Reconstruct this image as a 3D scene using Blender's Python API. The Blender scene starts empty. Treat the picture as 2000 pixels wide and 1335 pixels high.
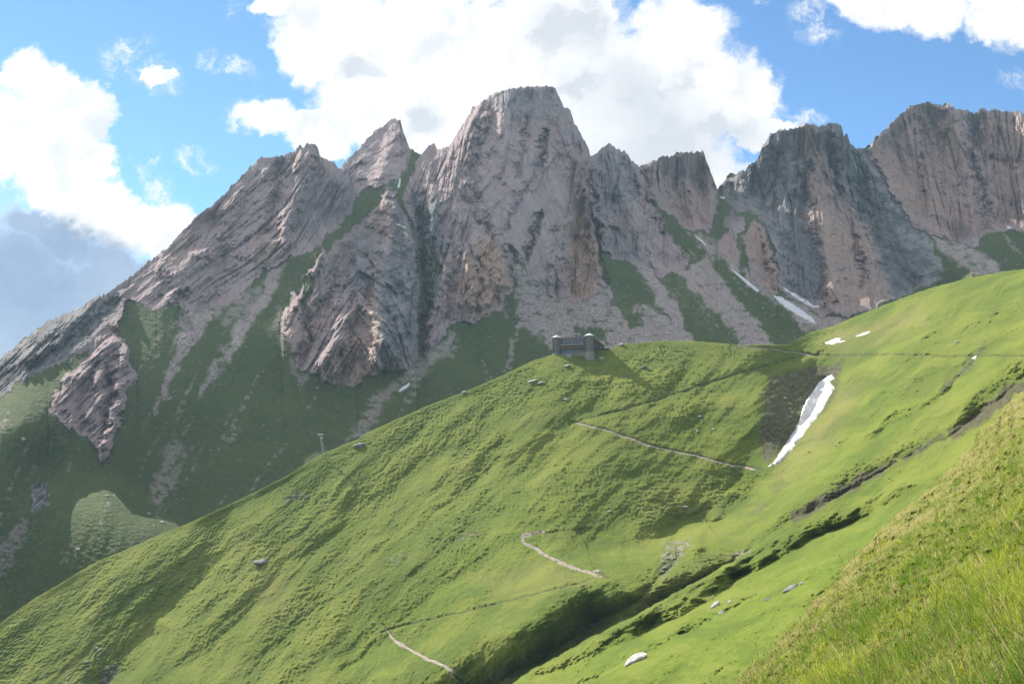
import bpy, math, random
import numpy as np
from mathutils import Vector

# ------------------------------------------------------------------ camera, sky, sun, exposure
SC = bpy.context.scene
F = 2145.0                       # focal length in photo pixels (photo 2000 x 1335)
HORIZON = 900.0                  # photo row of the horizon
PITCH = math.atan((HORIZON - 667.5) / F)
cam_data = bpy.data.cameras.new('camera')
cam_data.sensor_width = 36.0
cam_data.lens = 36.0 * F / 2000.0
cam_data.clip_start = 0.1
cam_data.clip_end = 20000
cam = bpy.data.objects.new('camera', cam_data)
SC.collection.objects.link(cam)
cam.location = (0, 0, 0)
cam.rotation_euler = (math.pi / 2 + PITCH, 0, 0)
SC.camera = cam

SUN_AZ = math.radians(37)        # left of the view direction
SUN_EL = math.radians(34)
to_sun = Vector((-math.sin(SUN_AZ) * math.cos(SUN_EL), math.cos(SUN_AZ) * math.cos(SUN_EL), math.sin(SUN_EL)))
sun_data = bpy.data.lights.new('sun', 'SUN')
sun_data.energy = 5.0
sun_data.angle = math.radians(0.55)
sun_data.color = (1.0, 0.94, 0.84)
sun = bpy.data.objects.new('sun', sun_data)
SC.collection.objects.link(sun)
sun.rotation_euler = to_sun.to_track_quat('Z', 'Y').to_euler()
sun.location = (-500, 600, 900)

SC.view_settings.view_transform = 'Standard'
SC.view_settings.look = 'None'
SC.view_settings.exposure = 1.08
SC.view_settings.gamma = 1.0
SC.cycles.use_denoising = True
SC.cycles.denoising_prefilter = 'NONE'
SC.cycles.max_bounces = 5
SC.cycles.diffuse_bounces = 3
SC.cycles.volume_bounces = 0
SC.cycles.transparent_max_bounces = 6


class NT:
    """small helper round a node tree"""
    def __init__(self, nt):
        self.nt = nt
        nt.nodes.clear()

    def n(self, typ, **kw):
        nd = self.nt.nodes.new(typ)
        ins = kw.pop('ins', {})
        for k, v in kw.items():
            setattr(nd, k, v)
        for k, v in ins.items():
            s = nd.inputs[k]
            if isinstance(v, bpy.types.NodeSocket):
                self.nt.links.new(v, s)
            else:
                s.default_value = v
        return nd

    def math(self, op, a, b=None, c=None, clamp=False):
        ins = {0: a}
        if b is not None:
            ins[1] = b
        if c is not None:
            ins[2] = c
        return self.n('ShaderNodeMath', operation=op, use_clamp=clamp, ins=ins).outputs[0]

    def vmath(self, op, a, b=None):
        ins = {0: a}
        if b is not None:
            ins[1] = b
        nd = self.n('ShaderNodeVectorMath', operation=op, ins=ins)
        return nd.outputs['Value'] if op in ('LENGTH', 'DOT_PRODUCT', 'DISTANCE') else nd.outputs[0]

    def noise(self, vec, scale, detail=4, rough=0.55, dist=0.0, out='Fac', dim='3D'):
        nd = self.n('ShaderNodeTexNoise', noise_dimensions=dim,
                    ins={'Vector': vec, 'Scale': scale, 'Detail': detail, 'Roughness': rough, 'Distortion': dist})
        return nd.outputs[out]

    def ramp(self, fac, lo, hi, a=0.0, b=1.0, smooth=True):
        nd = self.n('ShaderNodeMapRange', interpolation_type='SMOOTHSTEP' if smooth else 'LINEAR',
                    ins={'Value': fac, 'From Min': lo, 'From Max': hi, 'To Min': a, 'To Max': b})
        return nd.outputs['Result']

    def mix(self, fac, a, b, blend='MIX'):
        nd = self.n('ShaderNodeMix', data_type='RGBA', blend_type=blend)
        for i, v in ((0, fac), (6, a), (7, b)):
            if isinstance(v, bpy.types.NodeSocket):
                self.nt.links.new(v, nd.inputs[i])
            elif i == 0:
                nd.inputs[i].default_value = v
            else:
                nd.inputs[i].default_value = (v[0], v[1], v[2], 1)
        return nd.outputs[2]


world = bpy.data.worlds.new('World')
SC.world = world
world.use_nodes = True
W = NT(world.node_tree)
geo = W.n('ShaderNodeTexCoord')
sky = W.n('ShaderNodeTexSky', sky_type='NISHITA', sun_disc=False, sun_elevation=SUN_EL, sun_rotation=-SUN_AZ,
          altitude=2500, air_density=1.0, dust_density=0.15, ozone_density=3.0)
sep = W.n('ShaderNodeSeparateXYZ', ins={0: geo.outputs['Generated']})
dy = W.math('MAXIMUM', sep.outputs[1], 0.02)
U = W.math('DIVIDE', sep.outputs[0], dy)
V = W.math('DIVIDE', sep.outputs[2], dy)
uv = W.n('ShaderNodeCombineXYZ', ins={0: U, 1: V, 2: 0.0}).outputs[0]


def sky_uv(px, py):
    """photo pixel -> world direction as (x/y, z/y)"""
    cy = (667.5 - py) / F
    d = math.cos(PITCH) - cy * math.sin(PITCH)
    return (px - 1000) / F / d, (math.sin(PITCH) + cy * math.cos(PITCH)) / d


warp = W.noise(uv, 16, 6, 0.62, out='Color')
warp = W.vmath('SUBTRACT', warp, (0.5, 0.5, 0.5))
warp2 = W.noise(uv, 70, 4, 0.6, out='Color')
warp2 = W.vmath('SUBTRACT', warp2, (0.5, 0.5, 0.5))
wv = W.vmath('ADD', uv, W.n('ShaderNodeVectorMath', operation='SCALE', ins={0: warp, 3: 0.062}).outputs[0])
wv = W.vmath('ADD', wv, W.n('ShaderNodeVectorMath', operation='SCALE', ins={0: warp2, 3: 0.016}).outputs[0])


def blobs(lst, coords):
    acc = None
    for (px, py, rx, ry, rot) in lst:
        u, v = sky_uv(px, py)
        m = W.n('ShaderNodeMapping', vector_type='TEXTURE',
                ins={'Vector': coords, 'Location': (u, v, 0), 'Rotation': (0, 0, math.radians(-rot)), 'Scale': (rx / F, ry / F, 1)})
        f = W.math('SUBTRACT', 1.0, W.vmath('LENGTH', m.outputs[0]))
        acc = f if acc is None else W.math('SMOOTH_MAX', acc, f, 0.12)
    return acc


# cumulus banks: (photo px, py, half width, half height, rotation in degrees clockwise)
white = blobs([
    (60, 155, 75, 62, 20), (130, 220, 115, 75, 35), (60, 270, 150, 110, 0), (180, 325, 62, 58, 40), (250, 410, 90, 45, 40),
    (330, 430, 75, 55, 20), (120, 340, 130, 60, 25), (150, 405, 170, 62, 33), (270, 445, 100, 42, 38), (312, 153, 40, 22, -10),
    (520, 235, 80, 48, 10), (620, 262, 90, 48, 10), (650, 50, 130, 110, 0), (600, 110, 75, 70, 0), (720, 180, 120, 130, 0),
    (850, 150, 230, 230, 0), (1050, 150, 240, 230, 0), (1250, 200, 230, 150, 10), (1330, 60, 110, 85, 0), (1390, 180, 140, 110, 10), (1470, 195, 72, 78, 20),
    (1250, 330, 260, 90, 0), (1500, 262, 80, 30, 0), (1150, 20, 60, 60, 0), (545, 20, 60, 30, 0),
    (1700, -5, 130, 62, 8), (1810, 15, 100, 60, 8), (1965, 30, 95, 85, 25),
    (2350, 100, 260, 150, 10), (-350, 250, 260, 160, 0), (900, -420, 500, 160, 0), (2200, -500, 400, 160, 0), (-300, -450, 350, 130, 0)], wv)
edge = W.noise(wv, 55, 6, 0.65)
wd = W.math('ADD', W.math('MULTIPLY', white, 1.35), W.math('MULTIPLY', W.math('SUBTRACT', edge, 0.5), 0.75))
wmask = W.ramp(wd, -0.10, 0.40)
# soft grey shade inside the big cloud and the grey blue cloud base at the lower left
grey = blobs([(1230, 200, 210, 130, 25), (1120, 60, 130, 90, 0), (1300, 290, 260, 110, 0), (830, 225, 70, 40, 20), (720, 140, 60, 30, 10), (190, 250, 45, 40, 0), (1430, 260, 120, 50, 0)], wv)
su, sv = -math.tan(SUN_AZ), math.tan(SUN_EL) / math.cos(SUN_AZ)
lit = W.math('SUBTRACT', W.noise(wv, 19, 5, 0.5), W.noise(W.vmath('ADD', wv, (su * 0.018, sv * 0.018, 0)), 19, 5, 0.5))
gmask = W.math('MULTIPLY', W.ramp(grey, -0.1, 0.8), W.ramp(W.noise(wv, 9, 4, 0.5), 0.25, 0.65, 0.45, 1.0))
gmask = W.math('ADD', gmask, W.math('MULTIPLY', W.ramp(lit, 0.02, -0.20), W.ramp(wd, 0.1, 0.6, 0.0, 0.6)), clamp=True)
base = blobs([(30, 560, 330, 200, 25), (-150, 500, 300, 190, 10), (200, 590, 190, 130, 38), (60, 440, 130, 55, 20), (60, 690, 330, 130, 0), (235, 535, 150, 85, 38), (120, 470, 150, 60, 30)], wv)
bmask = W.ramp(W.math('ADD', base, W.math('MULTIPLY', W.math('SUBTRACT', edge, 0.5), 0.15)), 0.02, 0.62)
wisp = blobs([(435, 125, 75, 28, 25), (378, 312, 55, 28, 20), (300, 345, 36, 95, -25), (340, 420, 80, 60, 20), (1585, 55, 75, 60, 20), (1975, 157, 40, 18, 0), (1490, 8, 26, 18, 0),
              (465, 14, 34, 24, 30), (312, 150, 60, 40, 0), (265, 90, 60, 30, 0), (1560, 235, 60, 26, 0), (230, 130, 60, 50, 30), (35, 380, 45, 16, -20), (92, 420, 18, 40, -20)], wv)
smask = W.math('MULTIPLY', W.ramp(wisp, 0.0, 0.6), W.ramp(W.noise(wv, 42, 7, 0.72), 0.42, 0.70, 0.0, 0.85))
# cloud tops cover the cloud base only above its upper edge
bg_sky = W.n('ShaderNodeBackground', ins={'Color': W.mix(1.0, sky.outputs[0], (0.70, 0.93, 1.0), 'MULTIPLY'), 'Strength': 0.083})
c_white = W.mix(gmask, (1.06, 1.06, 1.06), (0.71, 0.745, 0.80))
c_all = W.mix(W.math('SUBTRACT', bmask, W.math('MULTIPLY', smask, 0.8), clamp=True), c_white, W.mix(W.ramp(W.noise(wv, 9, 5, 0.6), 0.3, 0.7), (0.27, 0.36, 0.52), (0.42, 0.51, 0.65)))
cmask = W.math('MAXIMUM', W.math('MAXIMUM', wmask, smask), W.math('MULTIPLY', bmask, 0.93))
cloud_cap = W.math('MULTIPLY', cmask, W.ramp(sep.outputs[1], 0.02, 0.15))
bg_cloud = W.n('ShaderNodeBackground', ins={'Color': c_all, 'Strength': 0.475})
mx = W.n('ShaderNodeMixShader', ins={0: cloud_cap, 1: bg_sky.outputs[0], 2: bg_cloud.outputs[0]})
# unseen clouds added overhead, left and behind the viewer to fill the shaded faces
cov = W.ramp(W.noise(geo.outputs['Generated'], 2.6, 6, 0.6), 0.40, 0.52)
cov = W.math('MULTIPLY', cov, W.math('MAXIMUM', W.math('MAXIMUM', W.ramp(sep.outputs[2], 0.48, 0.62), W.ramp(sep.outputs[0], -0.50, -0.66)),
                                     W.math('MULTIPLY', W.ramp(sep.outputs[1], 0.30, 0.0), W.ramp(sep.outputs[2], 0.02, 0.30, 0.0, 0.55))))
bg_fill = W.n('ShaderNodeBackground', ins={'Color': (1.0, 0.98, 0.95, 1), 'Strength': 0.55})
mx2 = W.n('ShaderNodeMixShader', ins={0: cov, 1: mx.outputs[0], 2: bg_fill.outputs[0]})
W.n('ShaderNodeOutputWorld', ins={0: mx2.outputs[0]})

# ------------------------------------------------------------------ numeric helpers
rng = np.random.default_rng(7)
random.seed(7)
TH = rng.uniform(0, 2 * np.pi, (512, 512))
GX, GY = np.cos(TH).astype(np.float32), np.sin(TH).astype(np.float32)


def gnoise(x, y, seed=0):
    x = np.asarray(x, np.float32) + np.float32(seed * 37.31)
    y = np.asarray(y, np.float32) + np.float32(seed * 91.17)
    xi = np.floor(x).astype(np.int32)
    yi = np.floor(y).astype(np.int32)
    fx = x - xi
    fy = y - yi
    u = fx * fx * fx * (fx * (fx * 6 - 15) + 10)
    v = fy * fy * fy * (fy * (fy * 6 - 15) + 10)
    x0, x1, y0, y1 = xi & 511, (xi + 1) & 511, yi & 511, (yi + 1) & 511
    a = GX[y0, x0] * fx + GY[y0, x0] * fy
    b = GX[y0, x1] * (fx - 1) + GY[y0, x1] * fy
    c = GX[y1, x0] * fx + GY[y1, x0] * (fy - 1)
    d = GX[y1, x1] * (fx - 1) + GY[y1, x1] * (fy - 1)
    return ((a + u * (b - a)) * (1 - v) + (c + u * (d - c)) * v) * np.float32(1.5)


def fbm(x, y, octs=5, gain=0.5, seed=0):
    s, a, f = 0, 1.0, 1.0
    for i in range(octs):
        s = s + a * gnoise(x * f, y * f, seed + i)
        a *= gain
        f *= 2.03
    return s


def ridged(x, y, octs=5, gain=0.5, seed=0):
    """0..1-ish, sharp crests"""
    s, a, f, t = 0, 1.0, 1.0, 0
    w = 1.0
    for i in range(octs):
        r = 1 - np.abs(gnoise(x * f, y * f, seed + i))
        r = r * r * w
        s = s + a * r
        w = np.clip(r * 1.6, 0, 1)
        t += a
        a *= gain
        f *= 2.07
    return s / t


def sstep(x, a, b):
    t = np.clip((x - a) / (b - a), 0, 1)
    return t * t * (3 - 2 * t)


class TPS:
    def __init__(self, pts, smooth=1e-4):
        p = np.array(pts, float)
        self.c = p[:, :2] / 1000.0
        v = np.log(p[:, 2])
        n = len(p)
        K = self.k(self.c[:, None, :] - self.c[None]) + smooth * np.eye(n)
        A = np.zeros((n + 3, n + 3))
        A[:n, :n] = K
        A[:n, n] = 1
        A[:n, n + 1:] = self.c
        A[n:, :n] = A[:n, n:].T
        self.w = np.linalg.solve(A, np.concatenate([v, [0, 0, 0]]))

    @staticmethod
    def k(d):
        r2 = (d ** 2).sum(-1) + 1e-12
        return 0.5 * r2 * np.log(r2)

    def __call__(self, px, py):
        sh = np.shape(px)
        x = np.ravel(px) / 1000.0
        y = np.ravel(py) / 1000.0
        out = self.w[-3] + self.w[-2] * x + self.w[-1] * y
        for (cx, cy), w in zip(self.c, self.w[:-3]):
            r2 = (x - cx) ** 2 + (y - cy) ** 2 + 1e-12
            out += w * 0.5 * r2 * np.log(r2)
        return np.exp(out).reshape(sh)


def ray(px, py, D):
    """point on the line of sight of a photo pixel at distance D along +Y"""
    cy = (667.5 - np.asarray(py, float)) / F
    d = math.cos(PITCH) - cy * math.sin(PITCH)
    x = (np.asarray(px, float) - 1000) / F / d * D
    z = (math.sin(PITCH) + cy * math.cos(PITCH)) / d * D
    return np.stack([x, D + 0 * x, z], -1)


def polydist(px, py, poly):
    """signed distance in px, positive inside a closed polygon"""
    poly = np.array(poly, float)
    d2 = np.full(px.shape, 1e12)
    ins = np.zeros(px.shape, bool)
    for (x0, y0), (x1, y1) in zip(poly, np.roll(poly, -1, 0)):
        ex, ey = x1 - x0, y1 - y0
        wx, wy = px - x0, py - y0
        t = np.clip((wx * ex + wy * ey) / (ex * ex + ey * ey + 1e-9), 0, 1)
        d2 = np.minimum(d2, (wx - ex * t) ** 2 + (wy - ey * t) ** 2)
        c = ((y0 > py) != (y1 > py)) & (px < ex * (py - y0) / (ey if abs(ey) > 1e-9 else 1e-9) + x0)
        ins ^= c
    d = np.sqrt(d2)
    return np.where(ins, d, -d)


def lines(px, py, pts, reach):
    """for points within reach of a polyline: (index mask, distance, signed distance (+ = right of travel), t along)"""
    pts = np.array(pts, float)
    lo, hi = pts.min(0) - reach, pts.max(0) + reach
    m = (px > lo[0]) & (px < hi[0]) & (py > lo[1]) & (py < hi[1])
    x, y = px[m], py[m]
    best = np.full(x.shape, 1e9)
    sgn = np.zeros(x.shape)
    tt = np.zeros(x.shape)
    dv = np.diff(pts, axis=0)
    seg = np.hypot(*dv.T)
    un = dv / (seg[:, None] + 1e-9)
    cum = np.concatenate([[0], np.cumsum(seg)])
    for i in range(len(pts) - 1):
        wx, wy = x - pts[i, 0], y - pts[i, 1]
        raw = (wx * un[i, 0] + wy * un[i, 1]) / (seg[i] + 1e-9)
        t = np.clip(raw, 0, 1)
        qx, qy = wx - un[i, 0] * seg[i] * t, wy - un[i, 1] * seg[i] * t
        d = np.hypot(qx, qy)
        ax, ay = np.full(x.shape, un[i, 0]), np.full(x.shape, un[i, 1])
        if i > 0:
            m0 = raw <= 0
            ax[m0] += un[i - 1, 0]
            ay[m0] += un[i - 1, 1]
        if i < len(pts) - 2:
            m1 = raw >= 1
            ax[m1] += un[i + 1, 0]
            ay[m1] += un[i + 1, 1]
        s = -(ax * qy - ay * qx) / (np.hypot(ax, ay) * d + 1e-9)
        b = d < best
        best = np.where(b, d, best)
        sgn = np.where(b, s, sgn)
        tt = np.where(b, (cum[i] + t * seg[i]) / cum[-1], tt)
    return m, best, best * sgn, tt


def grid_mesh(name, P, attrs=None, mat=None, smooth=True):
    r, c = P.shape[:2]
    me = bpy.data.meshes.new(name)
    me.vertices.add(r * c)
    me.vertices.foreach_set('co', P.reshape(-1).astype(np.float32))
    idx = np.arange(r * c, dtype=np.int32).reshape(r, c)
    q = np.stack([idx[:-1, :-1], idx[1:, :-1], idx[1:, 1:], idx[:-1, 1:]], -1).reshape(-1, 4)
    n = len(q)
    me.loops.add(n * 4)
    me.loops.foreach_set('vertex_index', q.reshape(-1))
    me.polygons.add(n)
    me.polygons.foreach_set('loop_start', np.arange(n, dtype=np.int32) * 4)
    me.polygons.foreach_set('use_smooth', np.full(n, smooth))
    me.update(calc_edges=True)
    for k, a in (attrs or {}).items():
        at = me.attributes.new(k, 'FLOAT', 'POINT')
        at.data.foreach_set('value', np.ascontiguousarray(a, np.float32).reshape(-1))
    if mat:
        me.materials.append(mat)
    ob = bpy.data.objects.new(name, me)
    SC.collection.objects.link(ob)
    return ob


def tri_mesh(name, V, T, mat=None, smooth=False, attrs=None, parent=None):
    me = bpy.data.meshes.new(name)
    V = np.asarray(V, np.float32)
    T = np.asarray(T, np.int32)
    k = T.shape[1]
    me.vertices.add(len(V))
    me.vertices.foreach_set('co', V.reshape(-1))
    me.loops.add(len(T) * k)
    me.loops.foreach_set('vertex_index', T.reshape(-1))
    me.polygons.add(len(T))
    me.polygons.foreach_set('loop_start', np.arange(len(T), dtype=np.int32) * k)
    me.polygons.foreach_set('use_smooth', np.full(len(T), smooth))
    me.update(calc_edges=True)
    for kk, a in (attrs or {}).items():
        at = me.attributes.new(kk, 'FLOAT', 'POINT')
        at.data.foreach_set('value', np.ascontiguousarray(a, np.float32).reshape(-1))
    if mat:
        me.materials.append(mat)
    ob = bpy.data.objects.new(name, me)
    SC.collection.objects.link(ob)
    if parent:
        ob.parent = parent
    return ob


def tag(o, label=None, cat=None, group=None, kind=None):
    if label:
        o['label'] = label
    if cat:
        o['category'] = cat
    if group:
        o['group'] = group
    if kind:
        o['kind'] = kind
    return o


# ------------------------------------------------------------------ materials
def new_mat(name):
    m = bpy.data.materials.new(name)
    m.use_nodes = True
    return m, NT(m.node_tree)


def finish(N, col, rough=0.9, bump=None, bstr=0.5, bdist=1.0, sheen=0.0, spec=0.2, metal=0.0, sheen_tint=(1, 1, .6, 1)):
    ins = {'Base Color': col, 'Roughness': rough, 'Specular IOR Level': spec, 'Metallic': metal}
    p = N.n('ShaderNodeBsdfPrincipled', ins=ins)
    if sheen:
        p.inputs['Sheen Weight'].default_value = sheen
        p.inputs['Sheen Tint'].default_value = sheen_tint
        p.inputs['Sheen Roughness'].default_value = 0.4
    if bump is not None:
        b = N.n('ShaderNodeBump', ins={'Height': bump, 'Strength': bstr, 'Distance': bdist})
        N.nt.links.new(b.outputs[0], p.inputs['Normal'])
    N.n('ShaderNodeOutputMaterial', ins={0: p.outputs[0]})


def attr(N, name):
    return N.n('ShaderNodeAttribute', attribute_name=name).outputs['Fac']


def mountain_material():
    m, N = new_mat('alpine_rock_and_turf')
    co = N.n('ShaderNodeTexCoord').outputs['Object']
    rock, scree, tan, blue, dark = (attr(N, k) for k in ('rock', 'scree', 'tan', 'blue', 'dark'))
    st = N.n('ShaderNodeCombineXYZ', ins={0: attr(N, 'across'), 1: N.math('MULTIPLY', attr(N, 'along'), 0.16), 2: 0.0}).outputs[0]
    n1 = N.noise(st, 0.06, 8, 0.66, 0.8)
    n2 = N.noise(st, 0.26, 7, 0.70, 0.5)
    n3 = N.noise(co, 0.012, 4, 0.55)
    n4 = N.noise(co, 0.35, 5, 0.6)
    base = N.mix(N.ramp(n3, 0.35, 0.65), (0.385, 0.290, 0.288), (0.335, 0.280, 0.292))
    base = N.mix(N.ramp(n1, 0.35, 0.68), base, (0.445, 0.360, 0.350))
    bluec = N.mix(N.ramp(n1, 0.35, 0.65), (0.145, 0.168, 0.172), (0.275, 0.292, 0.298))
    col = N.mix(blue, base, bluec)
    tanc = N.mix(N.ramp(n2, 0.35, 0.65), (0.420, 0.265, 0.170), (0.440, 0.315, 0.240))
    col = N.mix(N.math('MULTIPLY', tan, N.ramp(n1, 0.3, 0.6, 0.35, 1.0)), col, tanc)
    col = N.mix(N.ramp(n2, 0.28, 0.44, 0.55, 0.0), col, (0.110, 0.100, 0.106))
    col = N.mix(N.ramp(n1, 0.30, 0.42, 0.45, 0.0), col, (0.120, 0.110, 0.112))
    col = N.mix(N.ramp(n4, 0.56, 0.72, 0.0, 0.35), col, (0.36, 0.32, 0.30))
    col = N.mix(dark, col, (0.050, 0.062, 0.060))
    # turf
    g1 = N.noise(co, 0.02, 5, 0.6)
    g2 = N.noise(co, 0.22, 6, 0.7)
    grass = N.mix(N.ramp(g1, 0.3, 0.7), (0.052, 0.083, 0.027), (0.073, 0.102, 0.032))
    grass = N.mix(N.ramp(g2, 0.45, 0.75), grass, (0.110, 0.125, 0.055))
    # scree
    s1 = N.noise(co, 0.5, 6, 0.75)
    sc = N.mix(N.ramp(s1, 0.35, 0.65), (0.215, 0.176, 0.166), (0.480, 0.410, 0.390))
    ground = N.mix(scree, grass, sc)
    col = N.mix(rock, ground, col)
    h = N.math('ADD', N.math('MULTIPLY', n2, N.math('ADD', N.math('MULTIPLY', rock, 2.2), 0.35)), N.math('MULTIPLY', n4, 0.9))
    finish(N, col, 0.95, h, 0.8, 3.6, spec=0.08)
    return m


def grass_hill_material():
    m, N = new_mat('tussock_grass_slope')
    co = N.n('ShaderNodeTexCoord').outputs['Object']
    soil, dry, lush, rockm = (attr(N, k) for k in ('soil', 'dry', 'lush', 'stone'))
    g0 = N.noise(co, 0.011, 4, 0.55)
    g1 = N.noise(co, 0.06, 6, 0.62)
    g2 = N.noise(co, 0.55, 6, 0.70)
    g3 = N.noise(co, 2.3, 4, 0.65)
    col = N.mix(N.ramp(g1, 0.3, 0.7), (0.058, 0.100, 0.014), (0.108, 0.148, 0.022))
    col = N.mix(N.ramp(g0, 0.40, 0.68, 0, 0.6), col, (0.165, 0.190, 0.036))
    col = N.mix(N.ramp(g2, 0.48, 0.72, 0, 0.75), col, (0.190, 0.206, 0.056))
    col = N.mix(N.ramp(g2, 0.46, 0.30, 0, 0.7), col, (0.070, 0.098, 0.022))
    pt = N.noise(co, 0.045, 5, 0.62)
    col = N.mix(N.ramp(pt, 0.54, 0.70, 0, 0.45), col, (0.150, 0.140, 0.048))
    col = N.mix(N.ramp(pt, 0.44, 0.30, 0, 0.45), col, (0.050, 0.098, 0.016))
    col = N.mix(N.math('MULTIPLY', dry, N.ramp(g3, 0.3, 0.6, 0.5, 1.0)), col, (0.225, 0.190, 0.085))
    lc = N.mix(N.ramp(g2, 0.32, 0.66), (0.066, 0.124, 0.012), (0.170, 0.228, 0.028))
    lc = N.mix(N.ramp(g3, 0.52, 0.75, 0, 0.5), lc, (0.225, 0.235, 0.060))
    col = N.mix(N.math('MULTIPLY', lush, 0.75), col, lc)
    rl = attr(N, 'rill')
    col = N.mix(N.ramp(rl, 0.52, 0.85, 0, 0.5), col, (0.180, 0.202, 0.040))
    col = N.mix(N.ramp(rl, 0.48, 0.15, 0, 0.55), col, (0.066, 0.102, 0.020))
    s = N.mix(N.ramp(g2, 0.35, 0.65), (0.034, 0.028, 0.022), (0.075, 0.064, 0.050))
    col = N.mix(soil, col, s)
    r = N.mix(N.ramp(g2, 0.35, 0.65), (0.11, 0.105, 0.11), (0.30, 0.285, 0.28))
    col = N.mix(rockm, col, r)
    h = N.math('ADD', g2, N.math('MULTIPLY', g3, 0.35))
    finish(N, col, 0.95, h, 0.8, 1.2, sheen=0.2, spec=0.05, sheen_tint=(0.75, 0.85, 0.25, 1))
    return m


def simple_mat(name, c1, c2, scale=1.0, rough=0.85, spec=0.2, bump=0.3, bdist=0.05, metal=0.0, stretch=(1, 1, 1)):
    m, N = new_mat(name)
    co = N.n('ShaderNodeTexCoord').outputs['Object']
    co = N.n('ShaderNodeMapping', ins={'Vector': co, 'Scale': stretch}).outputs[0]
    n = N.noise(co, scale, 6, 0.65)
    finish(N, N.mix(N.ramp(n, 0.3, 0.7), c1, c2), rough, n, bump, bdist, spec=spec, metal=metal)
    return m


M_MOUNT = mountain_material()
M_HILL = grass_hill_material()
M_SNOW = simple_mat('old_firn_snow', (0.50, 0.50, 0.53), (0.71, 0.71, 0.73), 0.25, 0.6, 0.3, 0.4, 0.4)
M_PATH = simple_mat('trodden_gravel', (0.16, 0.135, 0.105), (0.34, 0.30, 0.25), 0.8, 0.95, 0.1, 0.5, 0.2)
M_STONE = simple_mat('pale_lichen_stone', (0.20, 0.19, 0.18), (0.46, 0.44, 0.42), 1.1, 0.9, 0.15, 0.7, 0.2)
M_DSTONE = simple_mat('weathered_grey_stone', (0.085, 0.085, 0.088), (0.26, 0.25, 0.25), 0.7, 0.9, 0.15, 0.8, 0.3)

# ------------------------------------------------------------------ the mountain
SKY = [(-420, 960), (-200, 832), (-90, 757), (0, 697), (22, 683), (52, 657), (82, 635), (94, 624), (105, 622), (124, 614), (150, 605), (161, 599), (185, 580), (210, 573),
       (225, 558), (243, 547), (258, 537), (267, 530), (295, 508), (324, 485), (357, 451), (387, 421), (403, 410), (413, 402), (440, 376), (477, 340), (503, 312), (509, 307), (515, 307),
       (526, 310), (548, 306), (560, 299), (575, 295), (584, 285), (588, 283), (592, 287), (598, 281), (603, 279), (616, 284), (623, 294), (625, 303), (638, 310), (653, 318),
       (661, 330), (683, 307), (706, 284), (724, 264), (739, 249), (754, 243), (760, 236), (768, 231), (773, 230), (778, 236), (782, 233), (785, 249), (792, 267),
       (799, 290), (808, 296), (818, 300), (823, 301), (833, 290), (840, 284), (846, 281), (850, 283), (855, 291), (867, 290), (882, 279), (901, 247), (916, 225), (925, 208), (937, 206), (957, 186),
       (987, 175), (1010, 173), (1040, 169), (1079, 168), (1085, 173), (1090, 187), (1100, 206), (1115, 216), (1122, 240), (1131, 257), (1143, 277),
       (1150, 292), (1153, 308), (1163, 300), (1175, 289), (1186, 283), (1200, 285), (1205, 292), (1211, 290), (1214, 295), (1219, 289), (1223, 301), (1231, 311), (1249, 325), (1266, 317), (1279, 313),
       (1291, 307), (1306, 307), (1314, 304), (1321, 298), (1328, 296), (1336, 300), (1362, 296), (1373, 297), (1379, 311), (1388, 334), (1396, 356), (1401, 368), (1414, 352), (1429, 338),
       (1448, 337), (1458, 330), (1470, 317), (1478, 315), (1487, 292), (1504, 260), (1525, 252), (1558, 251), (1566, 244), (1585, 242), (1603, 245), (1613, 244), (1622, 240), (1630, 239),
       (1643, 247), (1648, 262), (1655, 260), (1661, 281), (1674, 290), (1690, 290), (1712, 268), (1734, 247), (1757, 225), (1779, 206), (1798, 201), (1820, 201), (1839, 207), (1852, 202),
       (1869, 212), (1888, 216), (1903, 221), (1914, 214), (1925, 212), (1934, 216), (1944, 214), (1959, 217), (1974, 219), (1985, 217), (2000, 221), (2100, 240), (2250, 262), (2420, 300)]
HILL = [(-420, 1390), (-200, 1290), (0, 1216), (37, 1189), (67, 1168), (112, 1142), (150, 1118), (195, 1093), (240, 1075), (292, 1052), (337, 1033), (375, 1018), (419, 998), (487, 966), (554, 932),
        (614, 895), (637, 882), (650, 877), (700, 857), (710, 848), (781, 816), (837, 791), (912, 763), (987, 730), (1043, 703), (1070, 695), (1084, 692), (1140, 688), (1190, 681), (1215, 672), (1280, 666), (1350, 665),
        (1440, 673), (1502, 672), (1540, 673), (1562, 659), (1585, 648), (1626, 637), (1674, 616), (1731, 594), (1787, 573), (1824, 560), (1900, 541), (1967, 529), (2000, 525), (2120, 500), (2250, 480), (2420, 455)]


def prof(pts, x):
    p = np.array(pts, float)
    return np.interp(x, p[:, 0], p[:, 1])


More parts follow.
